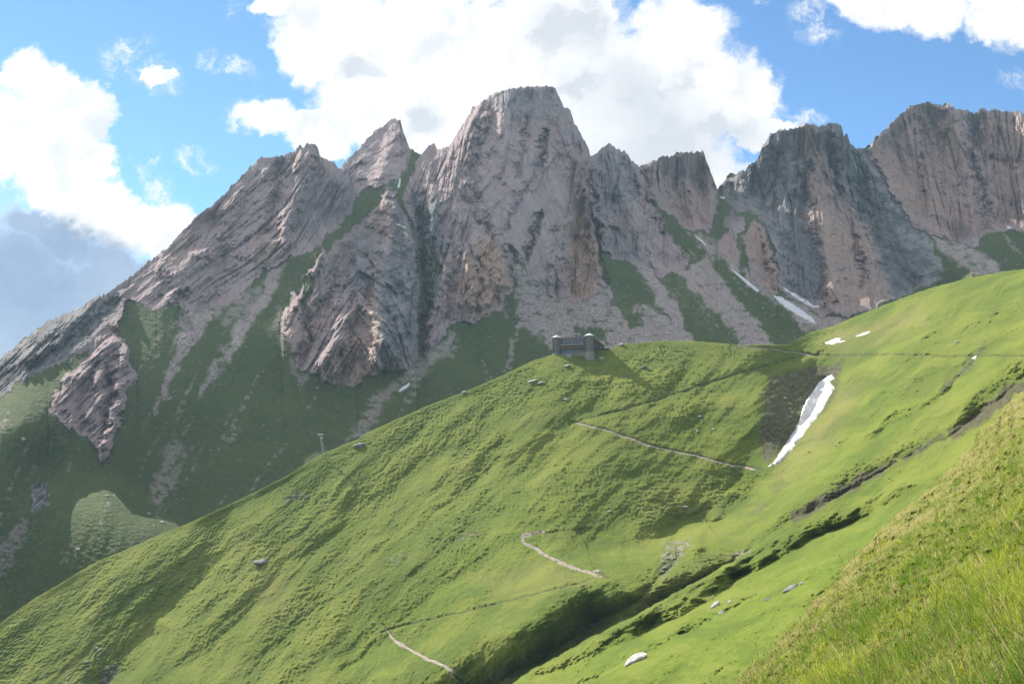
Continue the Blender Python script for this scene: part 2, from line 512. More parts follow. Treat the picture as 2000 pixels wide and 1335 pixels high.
mtn_ctrl = [
    (-400, 945, 760), (-200, 832, 820), (0, 697, 900), (100, 622, 960), (250, 540, 1080), (400, 412, 1200), (510, 310, 1290), (605, 280, 1330), (655, 318, 1345), (740, 250, 1470),
    (773, 230, 1480), (846, 281, 1430), (940, 206, 1450), (1040, 170, 1460), (1085, 172, 1460), (1150, 300, 1420), (1186, 283, 1500), (1328, 296, 1560), (1400, 367, 1600),
    (1448, 337, 1580), (1525, 252, 1520), (1630, 239, 1520), (1689, 290, 1640), (1800, 200, 1700), (2000, 220, 1680), (2350, 280, 1620),
    (345, 600, 1020), (440, 600, 1050), (540, 520, 1140), (655, 455, 1230), (690, 385, 1290), (755, 365, 1290), (628, 478, 1130), (550, 615, 1030), (600, 732, 975), (690, 755, 960),
    (815, 700, 1000), (900, 625, 1090), (985, 600, 1130), (1005, 520, 1190), (1080, 580, 1220), (1165, 570, 1215), (1290, 530, 1290), (1390, 455, 1420), (1430, 500, 1330),
    (1520, 575, 1260), (1600, 610, 1230), (1735, 590, 1250), (1830, 500, 1385), (1835, 560, 1345), (1950, 460, 1430), (2000, 525, 1300), (1900, 540, 1280),
    (245, 640, 985), (260, 735, 900), (205, 910, 770), (100, 790, 800), (0, 745, 868), (50, 715, 872), (450, 700, 960), (620, 890, 862), (650, 850, 905), (300, 850, 862), (300, 960, 800), (400, 985, 800), (190, 930, 760), (200, 990, 690), (300, 1020, 700),
    (0, 1150, 690), (100, 1070, 690), (30, 835, 752), (0, 940, 728), (90, 905, 765), (880, 780, 960), (1000, 725, 1060), (1200, 660, 1130), (1400, 660, 1120), (1550, 660, 1120), (1640, 640, 1150), (1950, 540, 1280),
    (600, 1100, 700), (1000, 900, 900), (1500, 800, 1000), (2000, 650, 1150), (0, 1335, 610), (-400, 1335, 480), (800, 1335, 560), (2300, 900, 900), (-300, 1050, 640), (2300, 500, 1300)]
MTN = TPS(mtn_ctrl)

# rock faces (photo outline), how far each stands out of the slope in metres, ramp in px
ROCKS = [
    ([(-420, 900), (0, 690), (250, 520), (510, 290), (600, 260), (662, 330), (690, 372), (692, 400), (672, 432), (640, 466), (600, 490), (560, 508), (540, 522), (500, 545), (482, 572), (440, 600), (400, 606),
      (362, 606), (347, 602), (330, 590), (310, 604), (265, 592), (252, 590), (243, 600), (236, 640), (190, 670), (165, 690), (120, 705), (60, 735), (0, 772), (-200, 880), (-420, 990)], 14, 18),
    ([(655, 336), (700, 270), (772, 215), (800, 280), (806, 300), (790, 340), (770, 355), (745, 364), (715, 372), (692, 378)], 12, 10),
    ([(757, 366), (738, 392), (716, 424), (682, 450), (652, 480), (640, 498), (632, 480), (627, 478), (610, 510), (590, 550), (570, 580), (551, 605), (547, 628), (555, 652), (566, 682), (580, 715), (600, 732), (640, 745), (690, 755),
      (715, 741), (745, 726), (790, 722), (815, 702), (822, 650), (824, 560), (812, 470), (800, 440), (775, 390), (764, 362)], 26, 14),
    ([(800, 352), (822, 290), (846, 270), (870, 285), (930, 190), (1000, 160), (1090, 150), (1160, 300), (1160, 400), (1161, 450), (1170, 520), (1182, 556), (1165, 574), (1130, 591), (1076, 578), (1040, 545), (1012, 505), (1000, 530),
      (1005, 560), (1000, 580), (975, 610), (940, 620), (900, 622), (872, 650), (850, 672), (832, 690), (828, 640), (834, 560), (822, 470), (802, 430), (782, 385)], 20, 14),
    ([(1152, 300), (1186, 270), (1225, 280), (1250, 320), (1262, 360), (1282, 402), (1302, 442), (1322, 478), (1345, 500), (1340, 520), (1300, 545), (1287, 536), (1270, 520), (1240, 520), (1200, 500), (1172, 492), (1162, 450), (1160, 390)], 10, 10),
    ([(1250, 320), (1300, 295), (1375, 285), (1402, 370), (1400, 425), (1386, 456), (1345, 452), (1322, 440), (1292, 405), (1262, 360)], 14, 9),
    ([(1424, 443), (1403, 475), (1402, 497), (1420, 506), (1440, 515), (1444, 490), (1437, 465)], 14, 6),
    ([(1472, 420), (1460, 440), (1452, 480), (1456, 510), (1470, 542), (1490, 567), (1522, 576), (1524, 560), (1516, 520), (1502, 480), (1490, 440)], 16, 8),
    ([(1427, 405), (1420, 440), (1430, 450), (1442, 470), (1452, 450), (1446, 425), (1436, 402)], 6, 6),
    ([(1404, 366), (1430, 335), (1470, 310), (1500, 250), (1640, 225), (1665, 285), (1692, 290), (1723, 349), (1761, 405), (1794, 450), (1824, 482), (1836, 520), (1838, 547), (1790, 570), (1738, 586), (1700, 605), (1660, 620), (1600, 612), (1560, 592), (1530, 570),
      (1524, 555), (1510, 480), (1492, 430), (1474, 415), (1450, 415), (1420, 395)], 16, 12),
    ([(1692, 288), (1780, 190), (2000, 205), (2420, 280), (2420, 460), (2000, 450), (1940, 457), (1914, 466), (1898, 482), (1870, 476), (1843, 460), (1815, 462), (1794, 450), (1761, 405), (1723, 349)], 18, 12),
    ([(190, 655), (215, 648), (243, 655), (256, 690), (266, 735), (250, 762), (241, 800), (226, 850), (216, 880), (206, 912), (197, 902), (191, 876), (170, 857), (150, 842), (120, 827), (104, 810), (99, 787), (115, 760), (131, 735), (152, 716)], 16, 10),
    ([(72, 936), (84, 944), (92, 965), (94, 984), (84, 988), (72, 1000), (64, 1004), (58, 985), (60, 958)], 2.5, 5),
]
GRASS = [  # turf ledges that lie inside the rock outlines
    [(800, 296), (822, 300), (812, 322), (796, 342), (778, 352), (786, 330)],
    [(1282, 403), (1300, 410), (1330, 450), (1346, 466), (1334, 472), (1312, 458), (1298, 440)],
    [(836, 470), (850, 500), (862, 520), (858, 545), (845, 535), (836, 510)],
    [(590, 548), (607, 535), (615, 545), (606, 575), (596, 610), (588, 600)],
]
SCREE = [  # outline, strength
    ([(360, 600), (425, 606), (392, 650), (372, 680), (347, 720), (327, 755), (311, 792), (303, 812), (298, 808), (312, 770), (320, 740), (335, 700), (346, 660), (350, 630)], 0.95),
    ([(545, 500), (562, 498), (542, 560), (512, 610), (482, 650), (452, 690), (422, 730), (396, 772), (385, 768), (405, 730), (430, 690), (455, 650), (480, 610), (505, 570), (520, 540)], 0.9),
    ([(400, 600), (440, 595), (500, 555), (520, 560), (470, 620), (440, 640), (420, 630)], 0.55),
    ([(330, 860), (375, 870), (350, 930), (320, 980), (290, 975), (310, 910)], 0.45),
    ([(0, 1060), (50, 1010), (60, 1030), (30, 1090), (0, 1130), (-60, 1160)], 0.5),
    ([(1005, 500), (1040, 545), (1076, 578), (1130, 591), (1168, 576), (1184, 556), (1220, 590), (1280, 600), (1340, 660), (1360, 690), (1080, 690), (1060, 660), (1020, 640), (1003, 668), (998, 720), (990, 735), (990, 690), (1010, 620)], 0.95),
    ([(1262, 475), (1290, 500), (1340, 522), (1385, 500), (1420, 560), (1470, 620), (1520, 690), (1340, 690), (1300, 610), (1262, 560), (1240, 520)], 0.95),
    ([(1342, 455), (1402, 470), (1450, 520), (1500, 575), (1560, 600), (1620, 620), (1600, 650), (1560, 640), (1490, 580), (1440, 530), (1390, 500)], 0.8),
    ([(1500, 572), (1600, 610), (1660, 620), (1640, 650), (1560, 640)], 0.75),
    ([(1815, 460), (1900, 482), (1960, 525), (1980, 540), (1920, 545), (1850, 500)], 0.9),
    ([(815, 702), (850, 672), (880, 650), (900, 660), (880, 690), (840, 720), (800, 750), (745, 800), (720, 850), (690, 860), (715, 790), (770, 740)], 0.55),
    ([(540, 600), (548, 640), (575, 720), (600, 740), (590, 750), (560, 712), (536, 640)], 0.5),
]
UNSCREE = [
    [(1294, 521), (1332, 547), (1384, 600), (1437, 650), (1450, 680), (1350, 680), (1343, 637), (1302, 562), (1286, 540)],
    [(1400, 500), (1414, 525), (1431, 570), (1457, 610), (1513, 672), (1560, 672), (1577, 646), (1532, 605), (1487, 572), (1442, 538), (1414, 508)],
    [(1167, 494), (1190, 502), (1214, 524), (1192, 549), (1178, 545)],
    [(1000, 600), (1012, 600), (1012, 640), (1000, 660), (980, 660)],
    [(1120, 640), (1160, 630), (1180, 650), (1190, 665), (1150, 665)],
    [(1200, 560), (1240, 590), (1262, 640), (1230, 640), (1196, 590)],
]
TAN = [
    ([(905, 500), (955, 450), (990, 490), (1003, 540), (1000, 575), (950, 615), (905, 620), (900, 560)], 0.85),
    ([(1120, 400), (1152, 400), (1160, 460), (1176, 545), (1150, 585), (1110, 575), (1100, 520), (1112, 460)], 0.95),
    ([(1140, 290), (1155, 310), (1158, 400), (1140, 400), (1130, 340)], 0.6),
    ([(715, 395), (752, 368), (765, 400), (755, 440), (742, 470), (720, 430)], 0.75),
    ([(725, 560), (745, 600), (735, 680), (720, 740), (690, 755), (640, 740), (680, 660)], 0.55),
    ([(552, 605), (600, 560), (640, 500), (680, 470), (690, 520), (640, 620), (600, 700), (570, 690)], 0.3),
    ([(1255, 325), (1375, 296), (1400, 370), (1395, 440), (1340, 450), (1280, 390)], 0.45),
    ([(1562, 251), (1585, 277), (1611, 304), (1633, 349), (1637, 390), (1660, 397), (1697, 450), (1712, 498), (1738, 584), (1660, 618), (1611, 584), (1600, 498), (1577, 420), (1570, 349), (1585, 319)], 0.62),
    ([(1472, 420), (1456, 480), (1490, 567), (1524, 570), (1500, 470)], 0.9),
    ([(1424, 443), (1402, 497), (1440, 515)], 0.6),
    ([(1692, 292), (1780, 200), (1860, 210), (1900, 320), (1920, 440), (1860, 470), (1790, 440), (1740, 370)], 0.55),
    ([(1900, 220), (2420, 280), (2420, 450), (1940, 450), (1925, 340)], 0.4),
    ([(500, 460), (540, 440), (545, 500), (520, 530), (490, 500)], 0.45),
    ([(330, 470), (420, 400), (480, 350), (470, 420), (380, 500), (300, 540)], 0.25),
]
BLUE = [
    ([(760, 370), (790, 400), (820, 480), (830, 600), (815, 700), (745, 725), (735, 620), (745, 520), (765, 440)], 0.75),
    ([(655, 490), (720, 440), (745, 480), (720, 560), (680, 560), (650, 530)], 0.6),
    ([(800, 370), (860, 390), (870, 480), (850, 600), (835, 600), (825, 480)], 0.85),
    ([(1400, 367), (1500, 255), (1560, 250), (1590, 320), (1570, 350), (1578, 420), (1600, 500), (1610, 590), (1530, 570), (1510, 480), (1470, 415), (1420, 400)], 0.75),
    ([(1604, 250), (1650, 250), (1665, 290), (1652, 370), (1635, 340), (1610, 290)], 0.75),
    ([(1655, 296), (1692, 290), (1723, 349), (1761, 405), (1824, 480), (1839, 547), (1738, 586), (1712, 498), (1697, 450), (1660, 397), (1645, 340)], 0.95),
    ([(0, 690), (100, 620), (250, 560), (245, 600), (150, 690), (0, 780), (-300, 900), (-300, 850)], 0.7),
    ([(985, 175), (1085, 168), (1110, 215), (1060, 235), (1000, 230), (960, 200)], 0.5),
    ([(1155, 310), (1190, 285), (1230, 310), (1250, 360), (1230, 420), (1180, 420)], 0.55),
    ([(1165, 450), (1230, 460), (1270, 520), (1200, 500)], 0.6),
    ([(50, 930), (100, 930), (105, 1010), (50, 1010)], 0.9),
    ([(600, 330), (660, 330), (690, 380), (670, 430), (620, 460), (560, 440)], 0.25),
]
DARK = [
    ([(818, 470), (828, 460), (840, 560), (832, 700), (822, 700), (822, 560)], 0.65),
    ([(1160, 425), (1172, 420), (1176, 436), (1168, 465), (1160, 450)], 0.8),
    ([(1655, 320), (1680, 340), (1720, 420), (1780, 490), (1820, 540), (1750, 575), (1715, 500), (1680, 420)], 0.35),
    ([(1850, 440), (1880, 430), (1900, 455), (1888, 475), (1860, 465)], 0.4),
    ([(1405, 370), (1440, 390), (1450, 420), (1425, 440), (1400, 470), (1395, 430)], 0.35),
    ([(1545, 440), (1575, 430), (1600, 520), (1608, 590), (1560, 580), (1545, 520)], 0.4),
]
# ribs (+, towards the viewer) and clefts (-) of the faces: polyline, half width px, metres
RIBS = [
    ([(773, 232), (760, 300), (735, 368)], 14, 8), ([(785, 250), (800, 300)], 8, -6), ([(603, 280), (585, 340), (560, 420), (530, 500)], 26, 14), ([(625, 303), (600, 380), (575, 450)], 14, -8),
    ([(515, 308), (520, 370), (505, 440), (480, 520)], 22, 10), ([(548, 308), (545, 370), (525, 450)], 14, -10), ([(655, 320), (670, 370), (660, 420)], 14, 6), ([(400, 412), (430, 460), (440, 540), (400, 600)], 24, -10),
    ([(357, 560), (352, 600), (362, 640)], 10, -10), ([(300, 510), (345, 530), (335, 590)], 16, 9), ([(477, 345), (440, 440), (380, 520)], 18, 8),
    ([(755, 366), (762, 420), (752, 500), (745, 600), (735, 720)], 22, 16), ([(690, 470), (660, 540), (610, 640), (590, 700)], 14, -10), ([(720, 440), (690, 540), (660, 640), (640, 730)], 16, 9),
    ([(745, 480), (720, 560), (690, 640), (668, 740)], 10, -7), ([(628, 480), (600, 550), (560, 620)], 10, 8), ([(790, 400), (800, 480), (795, 580), (770, 700)], 18, 10), ([(604, 540), (596, 610), (606, 660)], 8, -8),
    ([(826, 400), (828, 480), (832, 560), (828, 640), (824, 700)], 9, -22), ([(846, 285), (835, 350), (850, 430), (870, 540), (860, 640)], 16, 10), ([(865, 480), (880, 540), (872, 620)], 8, -8),
    ([(905, 470), (910, 540), (905, 610)], 14, 9), ([(960, 450), (975, 520), (985, 580)], 18, 12), ([(935, 500), (940, 560), (930, 610)], 8, -7), ([(990, 470), (1006, 520), (1004, 560)], 8, -10),
    ([(925, 210), (905, 280), (890, 360), (875, 440)], 20, 10), ([(960, 190), (950, 260), (925, 340), (930, 420), (960, 470)], 13, -9), ([(1000, 180), (985, 260), (990, 340), (1000, 420)], 18, 7),
    ([(1030, 220), (1020, 300), (1010, 350)], 7, -6), ([(1062, 250), (1055, 300), (1060, 330)], 7, -9), ([(1070, 260), (1050, 330), (1010, 400), (980, 460)], 8, -5), ([(1085, 175), (1110, 260), (1130, 330), (1140, 420)], 22, 12),
    ([(1052, 410), (1040, 470), (1025, 505)], 8, -12), ([(1100, 420), (1090, 500), (1080, 570)], 14, 8), ([(1150, 300), (1155, 380), (1165, 470), (1178, 550)], 16, 14), ([(1155, 310), (1160, 420), (1172, 500), (1186, 550)], 6, -16),
    ([(1162, 420), (1172, 440), (1165, 460)], 8, -16), ([(1190, 290), (1200, 360), (1240, 430), (1290, 520)], 20, 10), ([(1220, 300), (1240, 370), (1280, 440)], 12, -8), ([(1255, 330), (1275, 400)], 8, -8),
    ([(1310, 310), (1320, 380), (1330, 440)], 10, -7), ([(1340, 305), (1350, 380), (1360, 445)], 9, 7), ([(1372, 300), (1382, 380), (1385, 445)], 12, 8), ([(1285, 320), (1295, 380)], 10, 6),
    ([(1504, 262), (1480, 330), (1450, 380)], 22, 8), ([(1560, 255), (1575, 330), (1570, 420), (1598, 520), (1612, 600)], 10, -9), ([(1585, 290), (1600, 380), (1620, 480), (1640, 600)], 26, 14), ([(1560, 300), (1530, 380), (1520, 460), (1545, 560)], 24, 9),
    ([(1608, 250), (1625, 320), (1640, 380)], 9, -12), ([(1630, 245), (1650, 330), (1655, 400), (1690, 480), (1730, 580)], 16, 8), ([(1655, 390), (1672, 470), (1690, 560)], 6, -8), ([(1660, 300), (1690, 400), (1740, 500), (1780, 560)], 22, -12),
    ([(1700, 300), (1750, 380), (1800, 445)], 14, 8), ([(1800, 205), (1790, 280), (1800, 360), (1830, 450)], 18, 8), ([(1790, 220), (1805, 300), (1812, 400)], 8, -8), ([(1850, 210), (1855, 300), (1850, 400), (1870, 460)], 18, 9),
    ([(1903, 224), (1900, 300), (1925, 400), (1930, 450)], 9, -11), ([(1870, 250), (1890, 340), (1905, 440)], 12, 8), ([(1950, 220), (1960, 330), (1970, 440)], 26, 8), ([(1930, 300), (1975, 325), (2000, 310)], 10, -8),
    ([(215, 655), (200, 720), (180, 800), (190, 860)], 16, 8), ([(243, 660), (235, 740), (215, 840), (205, 905)], 14, 10), ([(210, 700), (215, 780), (200, 850)], 8, -7), ([(150, 720), (130, 790), (140, 830)], 14, 6),
    ([(180, 590), (120, 640), (40, 720)], 14, 8), ([(230, 575), (170, 640), (60, 720)], 12, -8), ([(240, 560), (246, 610), (230, 650)], 10, 8),
]


def build_mountain():
    xs = np.linspace(-330, 2330, 1640)
    nb = 5
    nv = 430
    jag = 4.5 * (np.abs(gnoise(xs / 15.0, xs * 0 + 3.3, 1)) - 0.3) * -1 + 3.4 * gnoise(xs / 6.0, xs * 0 + 1.7, 4) + 2.6 * gnoise(xs / 2.9, xs * 0 + 0.4, 9)
    top = prof(SKY, xs) + jag
    bot = prof(HILL, xs) + 70
    t = np.linspace(0, 1, nv) ** 1.06
    PX = np.repeat(xs[None], nv, 0)
    PY = top[None] + (bot - top)[None] * t[:, None]
    wx = PX + 9 * fbm(PX / 34, PY / 34, 5, 0.62, 11)
    wy = PY + 9 * fbm(PX / 34, PY / 34, 5, 0.62, 17)
    D = MTN(PX, PY)
    mpp = D / F                               # metres per photo pixel
    rock = np.zeros_like(D)
    body = np.zeros_like(D)
    rsoft = np.zeros_like(D)
    for poly, h, r in ROCKS:
        sd = polydist(wx, wy, poly)
        rock = np.maximum(rock, sstep(sd, -2, 2.5))
        body += h * sstep(sd, -r * 0.35, r)
        rsoft = np.maximum(rsoft, sstep(sd, -6, 26))
    for poly in GRASS:
        g = sstep(polydist(wx, wy, poly), -3, 4)
        rock *= 1 - g

    def mask(lst, soft=8, mod=None):
        a = np.zeros_like(D)
        for poly, v in lst:
            a = np.maximum(a, v * sstep(polydist(wx, wy, poly), -soft, soft))
        return a
    # patches of turf inside the fans and stones inside the turf
    scree = mask(SCREE, 7)
    for poly in UNSCREE:
        scree *= 1 - 0.92 * sstep(polydist(wx, wy, poly), -4, 5)
    X = ray(PX, PY, D)
    wxm, wzm = X[..., 0], X[..., 2]
    # fall-line streaks for the slopes: coordinates along / across
    dirx = np.interp(PX, [0, 500, 900, 1060, 1250, 2000], [-0.45, -0.5, -0.35, 0.1, 0.85, 0.8])
    acr = PX - dirx * PY
    streak = fbm(acr / 26, PY / 150, 4, 0.6, 23)
    clump = fbm(PX / 20, PY / 10, 4, 0.6, 29)
    scree = np.clip(scree * 1.25 + 0.55 * np.minimum(0, streak + 0.15) + 1.1 * np.minimum(0, clump + 0.10 - 0.12 * sstep(PX, 980, 1020) * sstep(1260 - PX, 0, 60)) * (scree > 0.05), 0, 1)
    scree = np.maximum(scree, 0.55 * sstep(streak, 0.45, 0.8) * sstep(clump, -0.1, 0.4) * (1 - rock))
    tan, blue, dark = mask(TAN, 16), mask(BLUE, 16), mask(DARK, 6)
    # turf on ledges in the blue-grey faces
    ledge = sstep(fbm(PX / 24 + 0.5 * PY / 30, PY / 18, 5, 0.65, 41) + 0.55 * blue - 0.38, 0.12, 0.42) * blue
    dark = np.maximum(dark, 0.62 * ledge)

    # strata: direction of the beds, given as px lean per px downwards
    lean = np.interp(PX, [-300, 200, 420, 560, 700, 800, 920, 1100, 1500, 1750, 2000], [-0.9, -0.8, -0.66, -0.52, -0.50, -0.24, -0.24, -0.04, 0.03, 0.22, 0.08])
    a = PX - lean * PY
    big = ridged(a / 62, PY / 330, 4, 0.5, 51)
    mid = ridged(a / 21 + 0.4 * fbm(a / 60, PY / 160, 2, 0.5, 3), PY / 170, 4, 0.55, 57)
    fin = ridged(a / 8.5 + 0.5 * fbm(PX / 24, PY / 24, 2, 0.5, 5), PY / 44, 4, 0.6, 63)
    blk = fbm(PX / 15, PY / 12, 5, 0.6, 71)
    wa = a + 6 * fbm(a / 60, PY / 190, 3, 0.55, 75)
    crack = np.zeros_like(D)
    for fa, fb, amp, sd_ in ((50, 330, 15, 301), (27, 190, 10, 303), (15, 110, 6.5, 305), (8.5, 60, 3.6, 307)):
        nz = np.abs(gnoise(wa / fa, PY / fb, sd_))
        crack -= amp * np.clip(1 - nz / 0.13, 0, 1) ** 1.1 * sstep(gnoise(wa / (fa * 2.2), PY / (fb * 0.8), sd_ + 1), -0.25, 0.25)
    cross = np.abs(gnoise(PX / 70 + 1.5, (PY + 0.5 * PX) / 17, 311))
    crack -= 3.0 * np.clip(1 - cross / 0.14, 0, 1) * sstep(gnoise(PX / 50, PY / 40, 313), 0.0, 0.3)
    wb = wa + 1.5 * fbm(PX / 7, PY / 16, 3, 0.6, 319)
    wyb = PY + 9 * fbm(PX / 30, PY / 60, 3, 0.6, 323)

    def plates(fa, fb, lev, seed, gain=0.5):
        q = lev * fbm(wb / fa, wyb / fb, 3, gain, seed)
        fl = np.floor(q)
        return (fl + sstep(q - fl, 0.82, 1.0)) / lev
    slab = 34 * plates(135, 520, 2.6, 329) + 18 * plates(60, 330, 3, 331) + 7.5 * plates(27, 170, 2.6, 337) + 2.6 * plates(12, 80, 2.2, 341, 0.6)
    calm = 0.62 + 0.33 * sstep(PX, 480, 760)                    # the smooth central slab of the highest peak and other slabs
    for poly, v in (([(905, 300), (960, 200), (1085, 190), (1120, 300), (1125, 400), (1105, 520), (1060, 545), (1010, 500), (960, 440), (900, 400)], 0.55),
                    ([(690, 370), (740, 260), (775, 260), (790, 330), (740, 365)], 0.4), ([(570, 600), (640, 500), (690, 520), (640, 640), (590, 700)], 0.35),
                    ([(1580, 300), (1620, 320), (1700, 480), (1720, 570), (1640, 600), (1600, 420)], 0.4), ([(1710, 290), (1790, 210), (1800, 440), (1740, 370)], 0.45), ([(1720, 440), (1800, 440), (1860, 520), (1850, 600), (1740, 600)], 0.75)):
        calm -= v * sstep(polydist(wx, wy, poly), -25, 25)
    relief = rsoft * (18 * (big - 0.45) + 2.2 * (mid - 0.45) + 1.0 * (fin - 0.45) + 1.0 * blk + 1.0 * crack + slab) * calm
    ground = (1 - rsoft) * (1.6 * fbm(acr / 60, PY / 240, 3, 0.5, 81) + 0.55 * fbm(PX / 14, PY / 7, 4, 0.55, 83) + 1.4 * scree * fbm(PX / 5, PY / 3.4, 3, 0.6, 87))
    rib = np.zeros_like(D)
    for pts, w, h in RIBS:
        m, d, s, tt = lines(wx, wy, pts, w * 2.2)
        k = np.exp(-(d / w) ** 2) * sstep(tt, -0.01, 0.12) * (1 - sstep(tt, 0.85, 1.01) * 0.6)
        if h < 0:
            k = np.clip(1 - d / (1.5 * w), 0, 1) ** 1.3 * sstep(tt, -0.01, 0.1)
        rib[m] += 2.2 * h * k
    topfade = sstep(PY - top[None], -2, 26) * 0.75 + 0.25
    for q in range(1, nv):                    # the foot of a face runs out into the slope below it
        body[q] = np.maximum(body[q], body[q - 1] * np.exp(-(PY[q] - PY[q - 1]) / 90.0))
    D = D - (body + (relief + rib * (0.3 + 0.7 * rock)) * topfade + ground)
    D = D + np.maximum(0, PY - prof(HILL, xs)[None] - 4) * 1.6
    P = ray(PX, PY, D)
    back = []
    for k in range(nb, 0, -1):
        b = P[0].copy()
        b[:, 1] += 30 * k ** 1.35
        b[:, 0] *= 1 + 0.01 * k
        b[:, 2] -= 26 * k ** 1.5
        back.append(b)
    PP = np.concatenate([np.array(back), P], 0)
    ext = lambda q: np.concatenate([np.repeat(q[:1], nb, 0), q], 0)
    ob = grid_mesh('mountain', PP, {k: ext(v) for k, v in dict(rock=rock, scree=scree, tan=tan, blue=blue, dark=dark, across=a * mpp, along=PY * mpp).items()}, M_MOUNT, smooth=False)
    tag(ob, kind='structure')
    return xs, PY, P


MT_XS, MT_PY, MT_P = build_mountain()


class Sheet:
    """look up points of a terrain sheet by the photo pixel they were traced at"""
    def __init__(self, xs, PYg, P):
        self.xs, self.PY, self.P = xs, PYg, P

    def __call__(self, px, py):
        px, py = np.broadcast_arrays(np.asarray(px, float), np.asarray(py, float))
        sh = px.shape
        px, py = px.ravel(), py.ravel()
        fx = np.clip((px - self.xs[0]) / (self.xs[1] - self.xs[0]), 0, len(self.xs) - 1.001)
        i = fx.astype(int)
        u = (fx - i)[:, None]
        res = 0
        for c, wgt in ((i, 1 - u), (i + 1, u)):
            lo = np.zeros(len(px), int)
            hi = np.full(len(px), self.PY.shape[0] - 1)
            for _ in range(10):
                mid = (lo + hi) // 2
                below = self.PY[mid, c] <= py
                lo = np.where(below, mid, lo)
                hi = np.where(below, hi, mid)
            hi = np.minimum(lo + 1, self.PY.shape[0] - 1)
            lo = hi - 1
            v = np.clip((py - self.PY[lo, c]) / (self.PY[hi, c] - self.PY[lo, c]), 0, 1)[:, None]
            res = res + wgt * (self.P[lo, c] * (1 - v) + self.P[hi, c] * v)
        return res.reshape(sh + (3,))


on_mountain = Sheet(MT_XS, MT_PY, MT_P)


# ------------------------------------------------------------------ the grass hill with its gullies
hill_ctrl = [
    (-400, 1380, 520), (-200, 1290, 555), (0, 1216, 600), (375, 1018, 640), (650, 877, 670), (1150, 742, 666), (1300, 722, 674), (1084, 692, 705), (1300, 666, 725), (1500, 672, 745), (1562, 659, 790), (1700, 606, 765), (1850, 555, 720),
    (2000, 525, 670), (2300, 475, 590),
    (0, 1335, 548), (-400, 1450, 490), (300, 1335, 515), (300, 1200, 570), (600, 1335, 470), (600, 1100, 560), (760, 1230, 490), (880, 1310, 440), (700, 1000, 600), (950, 1335, 415), (1000, 1250, 425), (1000, 900, 592),
    (1215, 995, 528), (1020, 1045, 508), (1180, 1120, 472), (1125, 825, 618), (1472, 905, 565), (1480, 800, 615), (1300, 850, 603), (1350, 1040, 488), (1490, 932, 548), (1400, 975, 532), (1635, 735, 690),
    (1700, 720, 620), (2000, 620, 520), (1850, 690, 545), (1640, 860, 520), (1800, 760, 490), (2000, 690, 435), (1440, 1000, 500),
    (2000, 735, 415), (1900, 820, 395), (1755, 900, 405), (1545, 1020, 430), (1560, 985, 442), (1700, 900, 425), (1880, 795, 410), (1430, 1100, 430), (1350, 1140, 418), (1220, 1215, 396), (1000, 1345, 392),
    (1340, 1068, 470), (1310, 1110, 446), (1250, 1152, 428), (1205, 1193, 408), (1480, 1030, 462), (2150, 640, 420), (1700, 1100, 350), (800, 1450, 400), (1200, 1450, 350), (300, 1450, 470), (2200, 1000, 300)]
near_ctrl = [
    (2150, 640, 335), (2000, 735, 335), (1900, 820, 330), (1755, 900, 342), (1545, 1020, 352), (1430, 1100, 345), (1220, 1215, 318), (1000, 1335, 305), (900, 1400, 290),
    (1240, 1288, 238), (1400, 1181, 264), (1565, 1140, 230), (1700, 1010, 285), (1850, 900, 268), (1990, 800, 262), (1430, 1335, 150), (1330, 1335, 190), (1120, 1335, 275), (1600, 1120, 226),
    (1700, 1335, 80), (2000, 900, 190), (2300, 800, 180), (2300, 1335, 40), (1200, 1450, 180)]
HILLD = TPS(hill_ctrl)
NEARD = TPS(near_ctrl)
# the lip of the near slope, behind which the long gully runs
LIP = [(2420, 470), (2150, 640), (2050, 702), (2000, 738), (1960, 775), (1900, 822), (1850, 856), (1755, 903), (1690, 943), (1620, 983), (1545, 1022), (1470, 1070), (1430, 1098), (1350, 1142), (1280, 1180), (1220, 1214), (1160, 1242), (1050, 1302), (990, 1342), (880, 1430),
       (900, 1700), (2600, 1700), (2600, 470)]

